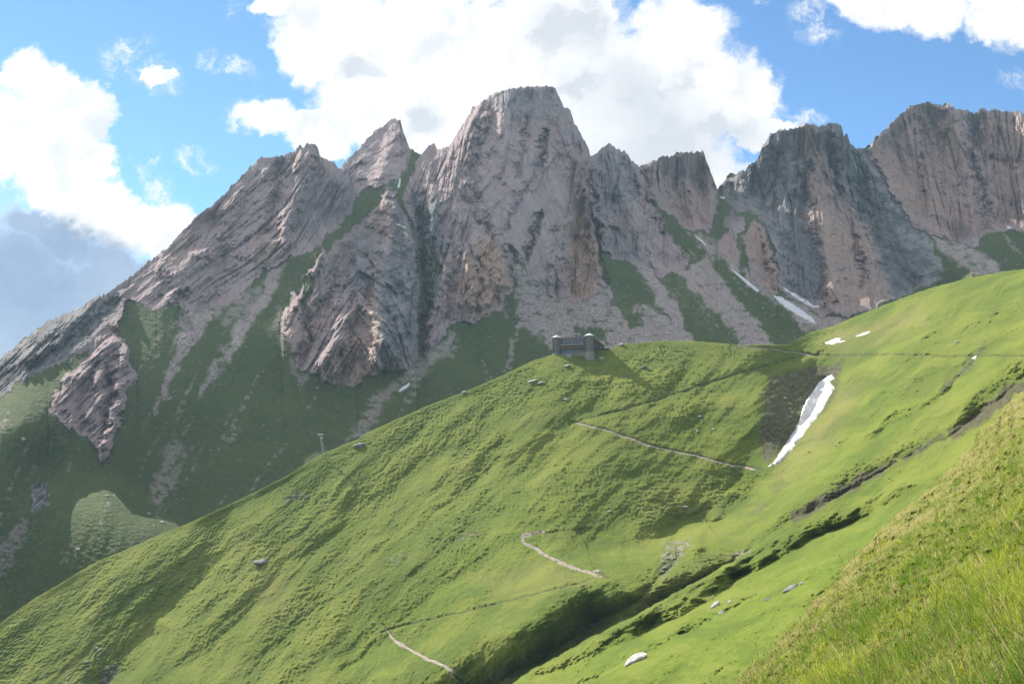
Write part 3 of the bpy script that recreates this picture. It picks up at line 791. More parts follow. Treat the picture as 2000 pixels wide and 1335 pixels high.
# valleys: polyline (downhill), half widths left / right of the line in px, depth in metres, sharpness
VALLEYS = [
    ([(1660, 694), (1632, 735), (1600, 780), (1560, 840), (1520, 885), (1492, 915)], 52, 55, 19, 1.2),
    ([(1492, 915), (1470, 955), (1440, 998), (1400, 1025), (1355, 1050)], 45, 30, 6, 1.2),
    ([(1355, 1050), (1325, 1085), (1300, 1118), (1240, 1172), (1180, 1212), (1120, 1245), (1040, 1300), (950, 1345), (850, 1420)], 90, 40, 26, 1.15),
    ([(1925, 670), (1890, 715), (1850, 760), (1800, 800), (1740, 840), (1660, 880)], 24, 20, 5, 1.0),
    ([(1800, 930), (1740, 975), (1660, 1020), (1580, 1062), (1500, 1105), (1400, 1165), (1250, 1240), (1100, 1305), (1000, 1345)], 44, 26, 7.5, 1.2),
    ([(1880, 905), (1800, 955), (1720, 1000), (1640, 1050), (1560, 1100)], 28, 16, 5, 1.15),
    ([(1560, 1105), (1440, 1185), (1330, 1240), (1200, 1300), (1100, 1350)], 34, 20, 7, 1.1),
    ([(1480, 985), (1420, 1010), (1330, 1030), (1240, 1060)], 34, 20, 6, 1.1),
    ([(1950, 640), (1900, 655), (1860, 668)], 26, 18, 4, 1.0),
    ([(520, 1015), (475, 1055), (420, 1100), (352, 1165), (290, 1225), (240, 1280), (205, 1340), (180, 1400)], 92, 60, 16, 1.25),
    ([(260, 1130), (190, 1180), (120, 1235), (40, 1300), (-60, 1380)], 70, 60, 6, 1.2),
    ([(330, 1225), (290, 1265), (262, 1300), (235, 1345)], 60, 22, 9, 1.1),
    ([(900, 830), (820, 900), (720, 985), (620, 1060), (540, 1130), (450, 1230), (380, 1340)], 75, 65, 9, 1.25),
    ([(1040, 850), (960, 920), (860, 990), (740, 1080), (640, 1160), (540, 1260), (460, 1345)], 75, 70, 10, 1.25),
    ([(1230, 720), (1190, 780), (1130, 830), (1060, 900), (980, 960)], 55, 60, 6, 1.25),
    ([(1000, 1060), (900, 1130), (800, 1200), (720, 1270), (640, 1345)], 60, 55, 8, 1.25),
    ([(1140, 1150), (1060, 1190), (980, 1240), (890, 1320)], 50, 40, 3, 1.2),
    ([(1480, 700), (1420, 770), (1370, 850), (1340, 900)], 60, 50, 4, 1.2),
    ([(620, 905), (640, 895), (690, 872)], 26, 12, 1.2, 1.0),
]
NEAR_FOLDS = [(1800, 930), (1880, 905), (1560, 1105)]   # valleys that lie on the near slope
RIDGES = [
  # crest line, half width, height in metres
    ([(430, 1000), (380, 1045), (310, 1100), (230, 1165), (150, 1250), (90, 1320)], 46, 7),
    ([(1500, 740), (1495, 800), (1478, 860), (1470, 905)], 40, 5),
    ([(1690, 730), (1640, 800), (1590, 870), (1540, 930)], 60, 4),
    ([(1350, 1075), (1310, 1120), (1250, 1165), (1195, 1212)], 24, 11),
    ([(1130, 1105), (1080, 1180), (1000, 1250), (900, 1310)], 60, 5),
    ([(2000, 640), (1880, 660), (1760, 690), (1690, 720)], 60, 6),
    ([(1440, 680), (1450, 672), (1465, 676)], 16, 4),
    ([(330, 1240), (290, 1300), (270, 1345)], 14, 5),
    ([(1600, 1010), (1500, 1065), (1400, 1120), (1250, 1210), (1150, 1260)], 24, 4),
]
TRAILS = [
    [(1440, 676), (1500, 681), (1545, 687), (1588, 694)],
    [(1588, 694), (1540, 704), (1470, 722), (1400, 744), (1330, 768), (1260, 790), (1190, 808), (1125, 826)],
    [(1125, 826), (1170, 836), (1220, 852), (1262, 868), (1310, 880), (1360, 890), (1420, 906), (1478, 917)],
    [(1588, 694), (1640, 696), (1740, 693), (1850, 697), (1920, 696), (2010, 697), (2100, 700)],
    [(1064, 1038), (1040, 1040), (1020, 1046), (1022, 1060), (1050, 1072), (1068, 1086), (1110, 1104), (1150, 1118), (1176, 1126)],
    [(1176, 1126), (1130, 1140), (1080, 1153), (1010, 1170), (950, 1185), (900, 1198), (840, 1210), (790, 1222), (756, 1232)],
    [(756, 1232), (770, 1250), (800, 1268), (835, 1286), (868, 1300), (884, 1308), (882, 1318), (890, 1324)],
]
SOIL = [
    ([(1500, 740), (1560, 720), (1630, 712), (1650, 700), (1640, 725), (1605, 760), (1575, 800), (1545, 850), (1510, 895), (1495, 905), (1482, 860), (1490, 800)], 0.92, 0.28),
    ([(1630, 730), (1640, 745), (1632, 775), (1600, 810), (1590, 800), (1615, 765)], 0.6, 0.1),
    ([(1545, 1000), (1600, 968), (1680, 925), (1740, 900), (1755, 905), (1690, 945), (1620, 985), (1550, 1025)], 0.9, 0.12),
    ([(1850, 840), (1900, 810), (1960, 755), (2010, 735), (2010, 760), (1960, 795), (1900, 840), (1860, 855)], 0.9, 0.15),
    ([(1760, 890), (1830, 850), (1850, 850), (1800, 880), (1770, 900)], 0.8, 0.15),
    ([(1880, 720), (1920, 668), (1926, 672), (1900, 710), (1862, 750), (1835, 770), (1830, 762)], 0.7, 0.2),
    ([(1300, 1058), (1350, 1052), (1345, 1070), (1322, 1095), (1295, 1130), (1285, 1110)], 0.3, 0.9),
    ([(1425, 1080), (1466, 1070), (1464, 1078), (1430, 1098)], 0.2, 0.8),
    ([(1160, 1212), (1176, 1205), (1170, 1222), (1140, 1240), (1130, 1235)], 0.2, 0.85),
    ([(930, 1345), (990, 1290), (1080, 1245), (1090, 1260), (1000, 1320), (970, 1350)], 0.5, 0.3),
    ([(550, 972), (600, 962), (602, 970), (560, 982)], 0.6, 0.5),
    ([(890, 1048), (920, 1038), (945, 1038), (920, 1046), (895, 1056)], 0.75, 0.5),
    ([(760, 1092), (790, 1080), (795, 1090), (770, 1106)], 0.2, 0.6),
    ([(1437, 672), (1456, 671), (1466, 678), (1450, 684)], 0.6, 0.5),
    ([(180, 1262), (196, 1258), (200, 1275), (192, 1288), (184, 1280)], 0.1, 0.9), ([(164, 1290), (178, 1288), (176, 1310), (162, 1318)], 0.1, 0.9),
    ([(206, 1300), (240, 1290), (225, 1325), (190, 1345), (195, 1320)], 0.6, 0.6), ([(128, 1318), (136, 1318), (136, 1340), (126, 1340)], 0.1, 0.8),
    ([(1495, 950), (1530, 930), (1545, 945), (1510, 965)], 0.35, 0.1), ([(1460, 1000), (1500, 975), (1505, 985), (1470, 1010)], 0.3, 0.2),
]
DRY = [
    ([(1600, 670), (1640, 640), (1720, 630), (1800, 600), (1810, 625), (1720, 660), (1650, 690)], 0.75),
    ([(1500, 930), (1560, 860), (1620, 790), (1650, 740), (1690, 740), (1650, 830), (1590, 910), (1540, 950)], 0.6),
    ([(480, 1120), (560, 1130), (600, 1200), (520, 1220)], 0.25), ([(900, 1120), (1100, 1090), (1150, 1140), (1000, 1180)], 0.3), ([(1250, 950), (1420, 940), (1420, 1010), (1250, 1010)], 0.25),
    ([(1250, 1150), (1400, 1090), (1380, 1120), (1260, 1190)], 0.35),
]
LUSH = [
    ([(1000, 1335), (1300, 1210), (1560, 1080), (1800, 960), (1900, 860), (2050, 760), (2050, 1335)], 0.75),
    ([(1490, 940), (1640, 850), (1900, 700), (1950, 700), (1700, 880), (1500, 1000)], 0.4),
    ([(600, 1335), (760, 1180), (1000, 990), (1200, 980), (1150, 1020), (900, 1150), (760, 1335)], 0.35),
]


def build_hill():
    xs = np.linspace(-260, 2260, 1560)
    nv = 470
    nb = 4
    top = prof(HILL, xs) + 0.8 * gnoise(xs / 9, xs * 0 + 8.1, 2)
    bot = np.full_like(xs, 1425.0)
    t = np.linspace(0, 1, nv) ** 1.05
    PX = np.repeat(xs[None], nv, 0)
    PY = top[None] + (bot - top)[None] * t[:, None]
    wx = PX + 5 * fbm(PX / 30, PY / 30, 3, 0.55, 111)
    wy = PY + 5 * fbm(PX / 30, PY / 30, 3, 0.55, 117)
    vx = PX + 9 * fbm(PX / 95, PY / 95, 3, 0.5, 121)
    vy = PY + 9 * fbm(PX / 95, PY / 95, 3, 0.5, 127)
    D1, D2 = HILLD(PX, PY), NEARD(PX, PY)
    lip = sstep(polydist(PX + 0.6 * (wx - PX), PY + 0.6 * (wy - PY), LIP), -2.0, 2.5)
    D2 = np.minimum(D2, D1 - 6)
    D = D1 * (1 - lip) + D2 * lip
    sc = D / 600.0
    dPY = np.gradient(PY, axis=0)
    gD = np.gradient(D1, axis=0) / dPY * (1 - lip) + np.gradient(D2, axis=0) / dPY * lip
    graz = np.clip(np.sqrt(1 + (gD * F / D) ** 2) / 2.2, 0.6, 4.0)   # metres along the line of sight per metre off the slope
    rel = np.zeros_like(D)                    # + = towards the viewer, metres
    for pts, wl, wr, dep, pw in VALLEYS:
        m, d, s, tt = lines(vx, vy, pts, 2.4 * max(wl, wr))
        w = wl + (wr - wl) * (0.5 + 0.5 * np.clip(s / (d + 1e-6), -1, 1))
        k = np.exp(-np.abs(d / w) ** pw * 1.25)
        p = np.array(pts, float)
        L = np.hypot(*np.diff(p, axis=0).T).sum()
        ds, de = np.hypot(vx[m] - p[0, 0], vy[m] - p[0, 1]), np.hypot(vx[m] - p[-1, 0], vy[m] - p[-1, 1])
        k *= sstep(2.4 * max(wl, wr) - d, 0, 0.8 * max(wl, wr)) * sstep(ds, 0, 45 if pts[0] == (1355, 1050) else min(120, 0.3 * L)) * (0.1 + 0.9 * sstep(de, 0, min(70, 0.25 * L)))
        rel[m] -= dep * k * (lip[m] if pts[0] in NEAR_FOLDS else 1 - lip[m])
    # the far wall of the long gully: a steep earthy face above the lip, easing off above its upper edge
    lp = LIP[:20]
    m, d, s, tt = lines(vx, vy, lp, 260)
    cum = np.concatenate([[0], np.cumsum(np.hypot(*np.diff(np.array(lp, float), axis=0).T))])
    at = lambda i: cum[i] / cum[-1]
    kn = [0, at(3), at(5), at(6), at(7), at(8), at(9), at(10), at(11), at(12), at(13), at(14), at(15), at(16), 1]
    wd_ = np.interp(tt, kn, [30, 36, 32, 18, 28, 38, 38, 28, 20, 46, 60, 72, 92, 100, 100]) * (1 + 0.2 * gnoise(PX[m] / 150, PY[m] / 150, 191))
    ht_ = np.interp(tt, kn, [5, 7, 7, 0.5, 5, 10, 10, 6, 1.5, 14, 24, 30, 34, 34, 30])
    q = d / wd_
    wall = np.where(q < 1, q * (2 - q), np.exp(-((q - 1) / 0.65) ** 2))
    rel[m] += ht_ * wall * (1 - lip[m])
    for pts, w, h in RIDGES:
        m, d, s, tt = lines(vx, vy, pts, 2.4 * w)
        rel[m] += h * np.exp(-(d / w) ** 2) * sstep(np.hypot(vx[m] - pts[0][0], vy[m] - pts[0][1]), 0, 110) * sstep(np.hypot(vx[m] - pts[-1][0], vy[m] - pts[-1][1]), 0, 110)
    soil = np.zeros_like(D)
    stone = np.zeros_like(D)
    for poly, a, b in SOIL:
        k = sstep(polydist(wx, wy, poly), -4, 5)
        soil = np.maximum(soil, a * k)
        stone = np.maximum(stone, b * k)
    stone *= sstep(fbm(PX / 9, PY / 6, 4, 0.65, 131), -0.15, 0.35)
    dry = np.zeros_like(D)
    lush = np.zeros_like(D)
    for poly, v in DRY:
        dry = np.maximum(dry, v * sstep(polydist(wx, wy, poly), -22, 22))
    for poly, v in LUSH:
        lush = np.maximum(lush, v * sstep(polydist(wx, wy, poly), -30, 40))
    # the cut bank above each trail: dark earth that also paints in its shadow line
    bank = np.zeros_like(D)
    for pts in TRAILS:
        m, d, s, tt = lines(PX + 0.35 * (wx - PX), PY + 0.35 * (wy - PY), pts, 14)
        up = -s if pts[-1][0] < pts[0][0] else s
        # 'up' > 0 : above the trail in the picture
        k = sstep(up, -0.5, 1.0) * (1 - sstep(up, 2.5, 6.0))
        rel[m] -= 1.1 * np.exp(-((up - 1.5) / 2.4) ** 2)
        bank[m] = np.maximum(bank[m], k * sstep(up, -1, 0.5))
    soil = np.maximum(soil, 0.72 * bank * sstep(fbm(PX / 8, PY / 5, 3, 0.6, 171), -0.55, 0.1))
    # undulations along the fall line and tussocks (metres, in the ground plane)
    X0 = ray(PX, PY, D)
    gx, gy = X0[..., 0], X0[..., 1]
    fall = PX + 0.95 * PY
    und = fbm(fall / 95, (PX - PY) / 420, 4, 0.5, 141)
    rel += 3.0 * sc * und * sstep(PY - top[None], 0, 60)
    gz = X0[..., 2]
    rel += 1.0 * fbm(gx / 17, gy / 30, 3, 0.5, 151)
    tuss = ridged(gx / 2.4, gy / 4.6, 3, 0.55, 161) - 0.45
    terr = fbm(gx / 5.0 + 0.6 * gnoise(gx / 9, gy / 14, 5), gz / 1.05, 3, 0.55, 169)
    tmod = 0.45 + 0.75 * sstep(fbm(gx / 40, gy / 70, 3, 0.5, 165), -0.4, 0.5)
    lean = np.interp(PX, [0, 1000, 1450, 1600, 2000], [0.80, 0.78, 0.62, 0.60, 0.58])
    acr = PY + lean * PX
    rill = fbm(acr / 34 + 0.5 * gnoise(PX / 60, PY / 60, 7), (PX - PY) / 260, 4, 0.55, 181)
    rill2 = ridged(acr / 52 + 0.6 * gnoise(PX / 80, PY / 80, 9), (PX - PY) / 330, 3, 0.5, 187) - 0.5
    near = sstep(PX + 0.7 * PY, 1900, 2500)
    rel += (1.1 * rill + 1.6 * rill2) * sc * sstep(PY - top[None], 10, 70) * (0.8 + 0.9 * near)
    small = 0.30 * near * fbm(PX / 7.5, PY / 4.8, 3, 0.6, 195) + (1.25 * tuss * tmod + 0.35 * terr * tmod + 0.35 * fbm(gx / 0.9, gy / 1.7, 3, 0.6, 167)) * (1 - 0.5 * soil)
    rel += stone * 2.2 * ridged(PX / 9, PY / 14, 4, 0.6, 175)
    fade = sstep(PY - top[None], -1, 14) * 0.8 + 0.2
    Dn = D - (rel * graz + small * np.minimum(graz, 1.25)) * fade
    P = ray(PX, PY, Dn)
    back = []
    for k in range(nb, 0, -1):
        b = P[0].copy()
        b[:, 1] += 9 * k ** 1.6
        b[:, 2] -= 6.5 * k ** 1.75
        back.append(b)
    PP = np.concatenate([np.array(back), P], 0)
    ext = lambda q: np.concatenate([np.repeat(q[:1], nb, 0), q], 0)
    ob = grid_mesh('hillside', PP, {k: ext(v) for k, v in dict(soil=soil, dry=dry, lush=lush, stone=stone, rill=0.5 + 0.5 * np.clip(rill + 0.5 * und, -1, 1)).items()}, M_HILL)
    tag(ob, kind='structure')
    return xs, PY, P


HI_XS, HI_PY, HI_P = build_hill()


on_hill = Sheet(HI_XS, HI_PY, HI_P)


# ------------------------------------------------------------------ foreground slope
FG = [(1180, 1480), (1330, 1400), (1430, 1335), (1500, 1278), (1560, 1215), (1620, 1140), (1680, 1075), (1720, 1035), (1780, 985), (1850, 920), (1900, 872), (1930, 830), (1960, 790), (2000, 762), (2060, 725), (2200, 650), (2400, 560), (2950, 260)]
fg_ctrl = [(1330, 1400, 24), (1430, 1335, 27), (1560, 1215, 30), (1720, 1035, 34), (1850, 920, 38), (2000, 762, 42), (2300, 600, 46), (1500, 1420, 13), (1600, 1335, 14.5), (1750, 1335, 9.5), (1900, 1335, 7.2), (2000, 1335, 6.3), (2000, 1200, 8.4),
           (1850, 1200, 11.5), (1720, 1200, 15.5), (2000, 1000, 14), (1850, 1050, 19), (2000, 880, 21), (2200, 1335, 5), (2200, 900, 14), (2300, 1450, 4.2), (1900, 1450, 5.4), (1600, 1450, 9.5),
           (2000, 2250, 2.5), (1500, 2250, 4.2), (2400, 2250, 2.0), (1230, 1900, 8.0), (2950, 1450, 3.2), (2950, 700, 12), (2950, 2250, 1.6)]
FGD = TPS(fg_ctrl)


def foreground_material():
    m, N = new_mat('turf_soil_and_thatch')
    co = N.n('ShaderNodeTexCoord').outputs['Object']
    g = N.noise(co, 2.2, 6, 0.65)
    g2 = N.noise(co, 14, 5, 0.7)
    straw = attr(N, 'straw')
    col = N.mix(N.ramp(g, 0.35, 0.65), (0.052, 0.085, 0.012), (0.115, 0.165, 0.018))
    col = N.mix(N.ramp(g2, 0.40, 0.68, 0, 0.8), col, (0.24, 0.22, 0.07))
    col = N.mix(N.ramp(g2, 0.46, 0.30, 0, 0.8), col, (0.035, 0.035, 0.012))
    col = N.mix(N.math('MULTIPLY', straw, 0.75), col, (0.27, 0.23, 0.10))
    finish(N, col, 0.95, g2, 0.8, 0.12, sheen=0.2, spec=0.05, sheen_tint=(0.8, 0.85, 0.3, 1))
    return m


def build_foreground():
    xs = np.concatenate([np.linspace(1230, 2320, 640), np.linspace(2331, 2950, 56)])
    nb = 5
    top = prof(FG, xs) + 15 * gnoise(xs / 47, xs * 0 + 5.5, 3) + 8 * gnoise(xs / 19, xs * 0 + 2.2, 13) + 4 * gnoise(xs / 8, xs * 0, 6)
    t = np.linspace(0, 1, 400) ** 1.1
    PY = top[None] + (np.maximum(1440.0, top + 40) - top)[None] * t[:, None]
    t = np.linspace(0, 1, 71)[1:] ** 1.2
    PY = np.concatenate([PY, PY[-1:] + (2300 - PY[-1])[None] * t[:, None]])
    PX = np.repeat(xs[None], len(PY), 0)
    D = FGD(PX, PY)
    X0 = ray(PX, PY, D)
    gx, gy, gz = X0[..., 0], X0[..., 1], X0[..., 2]
    a, b = gx * 0.8 + gz * 0.6, gy
    tus = ridged(a / 0.75, b / 1.25, 3, 0.5, 211) - 0.45
    gD = np.abs(np.gradient(D, axis=0) / np.gradient(PY, axis=0))
    graz = np.clip(np.sqrt(1 + (gD * F / D) ** 2) / 2.2, 0.7, 4.5)
    lump = fbm(PX / 30 + 0.5 * gnoise(PX / 50, PY / 50, 3), PY / 22, 4, 0.55, 219)
    rel = 0.17 * lump * graz + (0.25 * tus) * sstep(PY - top[None], 60, 200) + 0.25 * fbm(a / 2.2, b / 3.4, 3, 0.5, 215) + 0.22 * fbm(PX / 30, PY / 21, 3, 0.55, 225) + 0.05 * fbm(a / 0.16, b / 0.3, 3, 0.6, 217)
    rel *= np.clip(D / 22, 0.4, 1.4)
    straw = np.clip(sstep(D, 19, 31) * 0.85 * sstep(fbm(a / 1.2, b / 2.0, 4, 0.6, 221), -0.45, 0.35) + 0.22 * sstep(fbm(a / 0.9, b / 1.3, 4, 0.6, 223), 0.1, 0.6), 0, 1)
    D = D - rel * (0.3 + 0.7 * sstep(PY - top[None], 0, 14))
    P = ray(PX, PY, D)
    back = []
    for k in range(nb, 0, -1):
        bb = P[0].copy()
        bb *= 1 + 0.012 * k ** 1.6
        bb[:, 2] -= 0.9 * k ** 1.5
        back.append(bb)
    PP = np.concatenate([np.array(back), P], 0)
    ext = lambda q: np.concatenate([np.repeat(q[:1], nb, 0), q], 0)
    ob = grid_mesh('foreground_slope', PP, {'straw': ext(straw)}, foreground_material())
    tag(ob, kind='structure')
    return xs, PX, PY, P, straw


FG_XS, FG_PX, FG_PY, FG_P, FG_STRAW = build_foreground()


def grass_material():
    m, N = new_mat('grass_blades')
    tone = attr(N, 'tone')
    hue = attr(N, 'hue')
    col = N.mix(hue, (0.080, 0.180, 0.010), (0.310, 0.265, 0.105))
    col = N.mix(tone, col, N.mix(hue, (0.300, 0.365, 0.025), (0.50, 0.44, 0.22)))
    dif = N.n('ShaderNodeBsdfPrincipled', ins={'Base Color': col, 'Roughness': 0.6, 'Specular IOR Level': 0.25})
    tr = N.n('ShaderNodeBsdfTranslucent', ins={'Color': col})
    mx = N.n('ShaderNodeMixShader', ins={0: 0.5, 1: dif.outputs[0], 2: tr.outputs[0]})
    N.n('ShaderNodeOutputMaterial', ins={0: mx.outputs[0]})
    return m


def build_grass():
    r, c = 408, 640

    def pick(n):
        ii = (rng.random(n) * (r - 2)).astype(int)
        jj = (rng.random(n) * (c - 2)).astype(int)
        u, v = rng.random(n)[:, None], rng.random(n)[:, None]
        b = (FG_P[ii, jj] * (1 - u) + FG_P[ii + 1, jj] * u) * (1 - v) + FG_P[ii, jj + 1] * v * (1 - u) + FG_P[ii + 1, jj + 1] * v * u
        return b, FG_STRAW[ii, jj]

    # tufts: a centre, a height, a colour and a spray of blades each; then loose short blades between them
    nt = 11000
    tb, ts = pick(nt)
    ga, gb = tb[:, 0] * 0.8 + tb[:, 2] * 0.6, tb[:, 1]
    t1 = fbm(ga / 1.5, gb / 2.4, 3, 0.5, 231)
    t2 = fbm(ga / 3.1, gb / 5.0, 3, 0.5, 233)
    th = (0.045 + 0.085 * rng.random(nt) ** 1.5) * np.clip(1.25 - tb[:, 1] / 60, 0.6, 1.1) * np.clip(1 + 1.3 * t1, 0.3, 1.9) * np.clip(1.1 - 0.5 * ts, 0.5, 1.2)
    t3 = fbm(ga / 0.9, gb / 1.5, 2, 0.5, 237)
    thue = np.clip(ts * (0.15 + 0.9 * rng.random(nt)) + (rng.random(nt) < 0.10) * 0.8 + 1.3 * np.clip(t3 - 0.18, 0, 1) - 0.28, 0, 1)
    ttone = np.clip(0.38 + 2.1 * t2 + 0.2 * rng.normal(size=nt), 0, 1)
    herb = (rng.random(nt) < 0.16) & (t1 < 0.25) & (tb[:, 1] < 24)          # low broad-leaved plants
    dead = (rng.random(nt) < 0.07)                          # bleached old stalks
    th = np.where(herb, 0.045 + 0.03 * rng.random(nt), th)
    thue = np.where(dead, 0.95, np.where(herb, 0.0, thue))
    ttone = np.where(herb, 0.06 + 0.12 * rng.random(nt), np.where(dead, 0.8, ttone))
    per = 18
    k = np.repeat(np.arange(nt), per)
    n1 = len(k)
    ang = rng.uniform(0, 2 * np.pi, n1)
    rad = np.abs(rng.normal(size=n1)) * 0.5
    off = np.stack([np.cos(ang), np.sin(ang), np.zeros(n1)], -1) * (rad * th[k] * 0.8)[:, None]
    off[:, 2] = off[:, 0] * 0.85 - off[:, 1] * 0.30        # stay on the slope
    base1 = tb[k] + off
    h1 = th[k] * (0.45 + 0.65 * rng.random(n1)) * np.clip(1.15 - tb[k][:, 1] / 90, 0.7, 1.1) * np.clip(1.15 - 0.35 * rad, 0.5, 1.2)
    lean1 = 0.10 + 0.8 * rad + 0.75 * rng.random(n1) ** 1.5
    b2, s2 = pick(70000)
    n2 = len(b2)
    base = np.concatenate([base1, b2])
    h = np.concatenate([h1, 0.05 + 0.07 * rng.random(n2)])
    lean = np.concatenate([lean1, 0.3 + 0.7 * rng.random(n2)])
    ang = np.concatenate([ang, rng.uniform(0, 2 * np.pi, n2)])
    hue = np.concatenate([np.clip(thue[k] + 0.18 * rng.normal(size=n1), 0, 1), np.clip(0.35 + 0.5 * s2 + 0.3 * rng.normal(size=n2), 0, 1)])
    tone = np.concatenate([np.clip(ttone[k] + 0.2 * rng.normal(size=n1), 0, 1), rng.random(n2) * 0.7])
    n = len(base)
    D = base[:, 1]
    cl = np.concatenate([t1[k], np.full(n2, -1.0)])
    wdt = np.maximum(0.0030, 0.00030 * D) * (0.7 + 0.6 * rng.random(n)) * np.concatenate([np.where(herb, 4.2, 1.0)[k], np.ones(n2)])
    ld = np.stack([np.cos(ang) - 0.12, np.sin(ang), -0.25 * rng.random(n)], -1)
    wv_ = np.stack([np.cos(ang + 1.3), 0.5 * np.sin(ang + 1.3), np.zeros(n)], -1)
    up = np.array([-0.30, 0.0, 0.95]) + 0.50 * rng.normal(size=(n, 3))
    base = base - np.array([0, 0, 0.02])
    p1 = base + up * (h * 0.55)[:, None] + ld * (h * lean * 0.25)[:, None]
    p2 = base + up * (h * (1.0 - 0.35 * np.clip(lean, 0, 1.6)))[:, None] + ld * (h * lean * 0.9)[:, None]
    w = wv_ * wdt[:, None]
    V = np.stack([base - w, base + w, p1 - w * 0.8, p1 + w * 0.8, p2], 1).reshape(-1, 3)
    k = np.arange(n)[:, None] * 5
    T = np.concatenate([k + [0, 1, 3], k + [0, 3, 2], k + [2, 3, 4]], 0)
    ob = tri_mesh('grass', V, T, grass_material(), False, {'hue': np.repeat(hue, 5), 'tone': np.repeat(tone, 5)})
    tag(ob, 'green and straw coloured meadow grass in tufts on the near slope', 'grass', kind='stuff')
    # ripe grass heads on thin stalks
    ns = 900
    sb, _ = pick(ns)
    sh = 0.16 + 0.16 * rng.random(ns)
    sl = rng.normal(size=(ns, 3)) * 0.22 + np.array([-0.25, 0, 1.0])
    tip = sb + sl * sh[:, None]
    hw = np.maximum(0.0022, 0.00022 * sb[:, 1])[:, None] * np.array([[1.0, 0, 0]])
    nk = tip - sl * (0.22 * sh)[:, None]
    Vs = np.stack([sb - hw * 0.5, sb + hw * 0.5, nk - hw * 0.5, nk + hw * 0.5, (nk + tip) / 2 - hw * 2.2, (nk + tip) / 2 + hw * 2.2, tip], 1).reshape(-1, 3)
    kk = np.arange(ns)[:, None] * 7
    Ts = np.concatenate([kk + [0, 1, 3], kk + [0, 3, 2], kk + [2, 3, 5], kk + [2, 5, 4], kk + [4, 5, 6]], 0)
    ob = tri_mesh('seeding_grass', Vs, Ts, simple_mat('straw_seed_heads', (0.25, 0.19, 0.09), (0.40, 0.33, 0.17), 8, 0.8, 0.1, 0.0), False)
    tag(ob, 'straw coloured seed heads on thin stalks over the near grass', 'grass', kind='stuff')
    # tiny yellow flowers
    sel = rng.choice(np.where((D < 20) & (cl > -0.2))[0], 260, replace=False)
    Vf, Tf = [], []
    for s in sel:
        cpt = p2[s] + np.array([0, 0, 0.02])
        rad = (0.011 + 0.009 * rng.random()) * min(1.6, max(1.0, D[s] / 10))
        k0 = len(Vf)
        Vf.append(cpt + np.array([0, 0, -0.006]))
        for q in range(10):
            rr = rad * (1.0 if q % 2 == 0 else 0.55)
            an = q / 10 * 2 * math.pi
            Vf.append(cpt + np.array([math.cos(an) * rr, -0.45 * rr * math.sin(an), math.sin(an) * rr * 0.8 + 0.003]))
        for q in range(10):
            Tf.append((k0, k0 + 1 + q, k0 + 1 + (q + 1) % 10))
    ob = tri_mesh('wildflowers', Vf, Tf, simple_mat('yellow_petals', (0.70, 0.48, 0.02), (0.80, 0.62, 0.05), 20, 0.7, 0.2, 0.0), False)
    tag(ob, 'tiny yellow flower heads sprinkled through the near grass', 'wildflowers', kind='stuff')


build_grass()

# ------------------------------------------------------------------ helpers for built objects
def away(P):
    """unit vectors from the viewpoint of the photograph"""
    return P / np.linalg.norm(P, axis=-1, keepdims=True)


class MB:
    def __init__(self):
        self.V, self.F = [], []

    def add(self, V, Fc):
        k = len(self.V)
        self.V += [tuple(v) for v in V]
        self.F += [tuple(k + q for q in f) for f in Fc]
        return self

    def box(self, x0, x1, y0, y1, z0, z1):
        V = [(x, y, z) for x in (x0, x1) for y in (y0, y1) for z in (z0, z1)]
        return self.add(V, [(0, 1, 3, 2), (4, 6, 7, 5), (0, 4, 5, 1), (2, 3, 7, 6), (0, 2, 6, 4), (1, 5, 7, 3)])

    def prism(self, bottom, top):
        n = len(bottom)
        V = list(bottom) + list(top)
        Fc = [tuple(range(n))[::-1], tuple(range(n, 2 * n))]
        Fc += [(q, (q + 1) % n, n + (q + 1) % n, n + q) for q in range(n)]
        return self.add(V, Fc)

    def bar(self, a, b, r, n=6, r2=None):
        a, b = Vector(a), Vector(b)
        d = (b - a).normalized()
        s = d.orthogonal().normalized()
        t = d.cross(s)
        r2 = r if r2 is None else r2
        ring = lambda c, rr: [c + (s * math.cos(q * 2 * math.pi / n) + t * math.sin(q * 2 * math.pi / n)) * rr for q in range(n)]
        return self.prism(ring(a, r), ring(b, r2))

    def build(self, name, mat, parent=None):
        me = bpy.data.meshes.new(name)
        me.from_pydata([tuple(v) for v in self.V], [], self.F)
        me.update()
        me.materials.append(mat)
        o = bpy.data.objects.new(name, me)
        SC.collection.objects.link(o)
        if parent:
            o.parent = parent
        return o


def empty(name, loc, rz=0.0):
    o = bpy.data.objects.new(name, None)
    SC.collection.objects.link(o)
    o.location = loc
    o.rotation_euler = (0, 0, rz)
    o.empty_display_size = 0.5
    return o


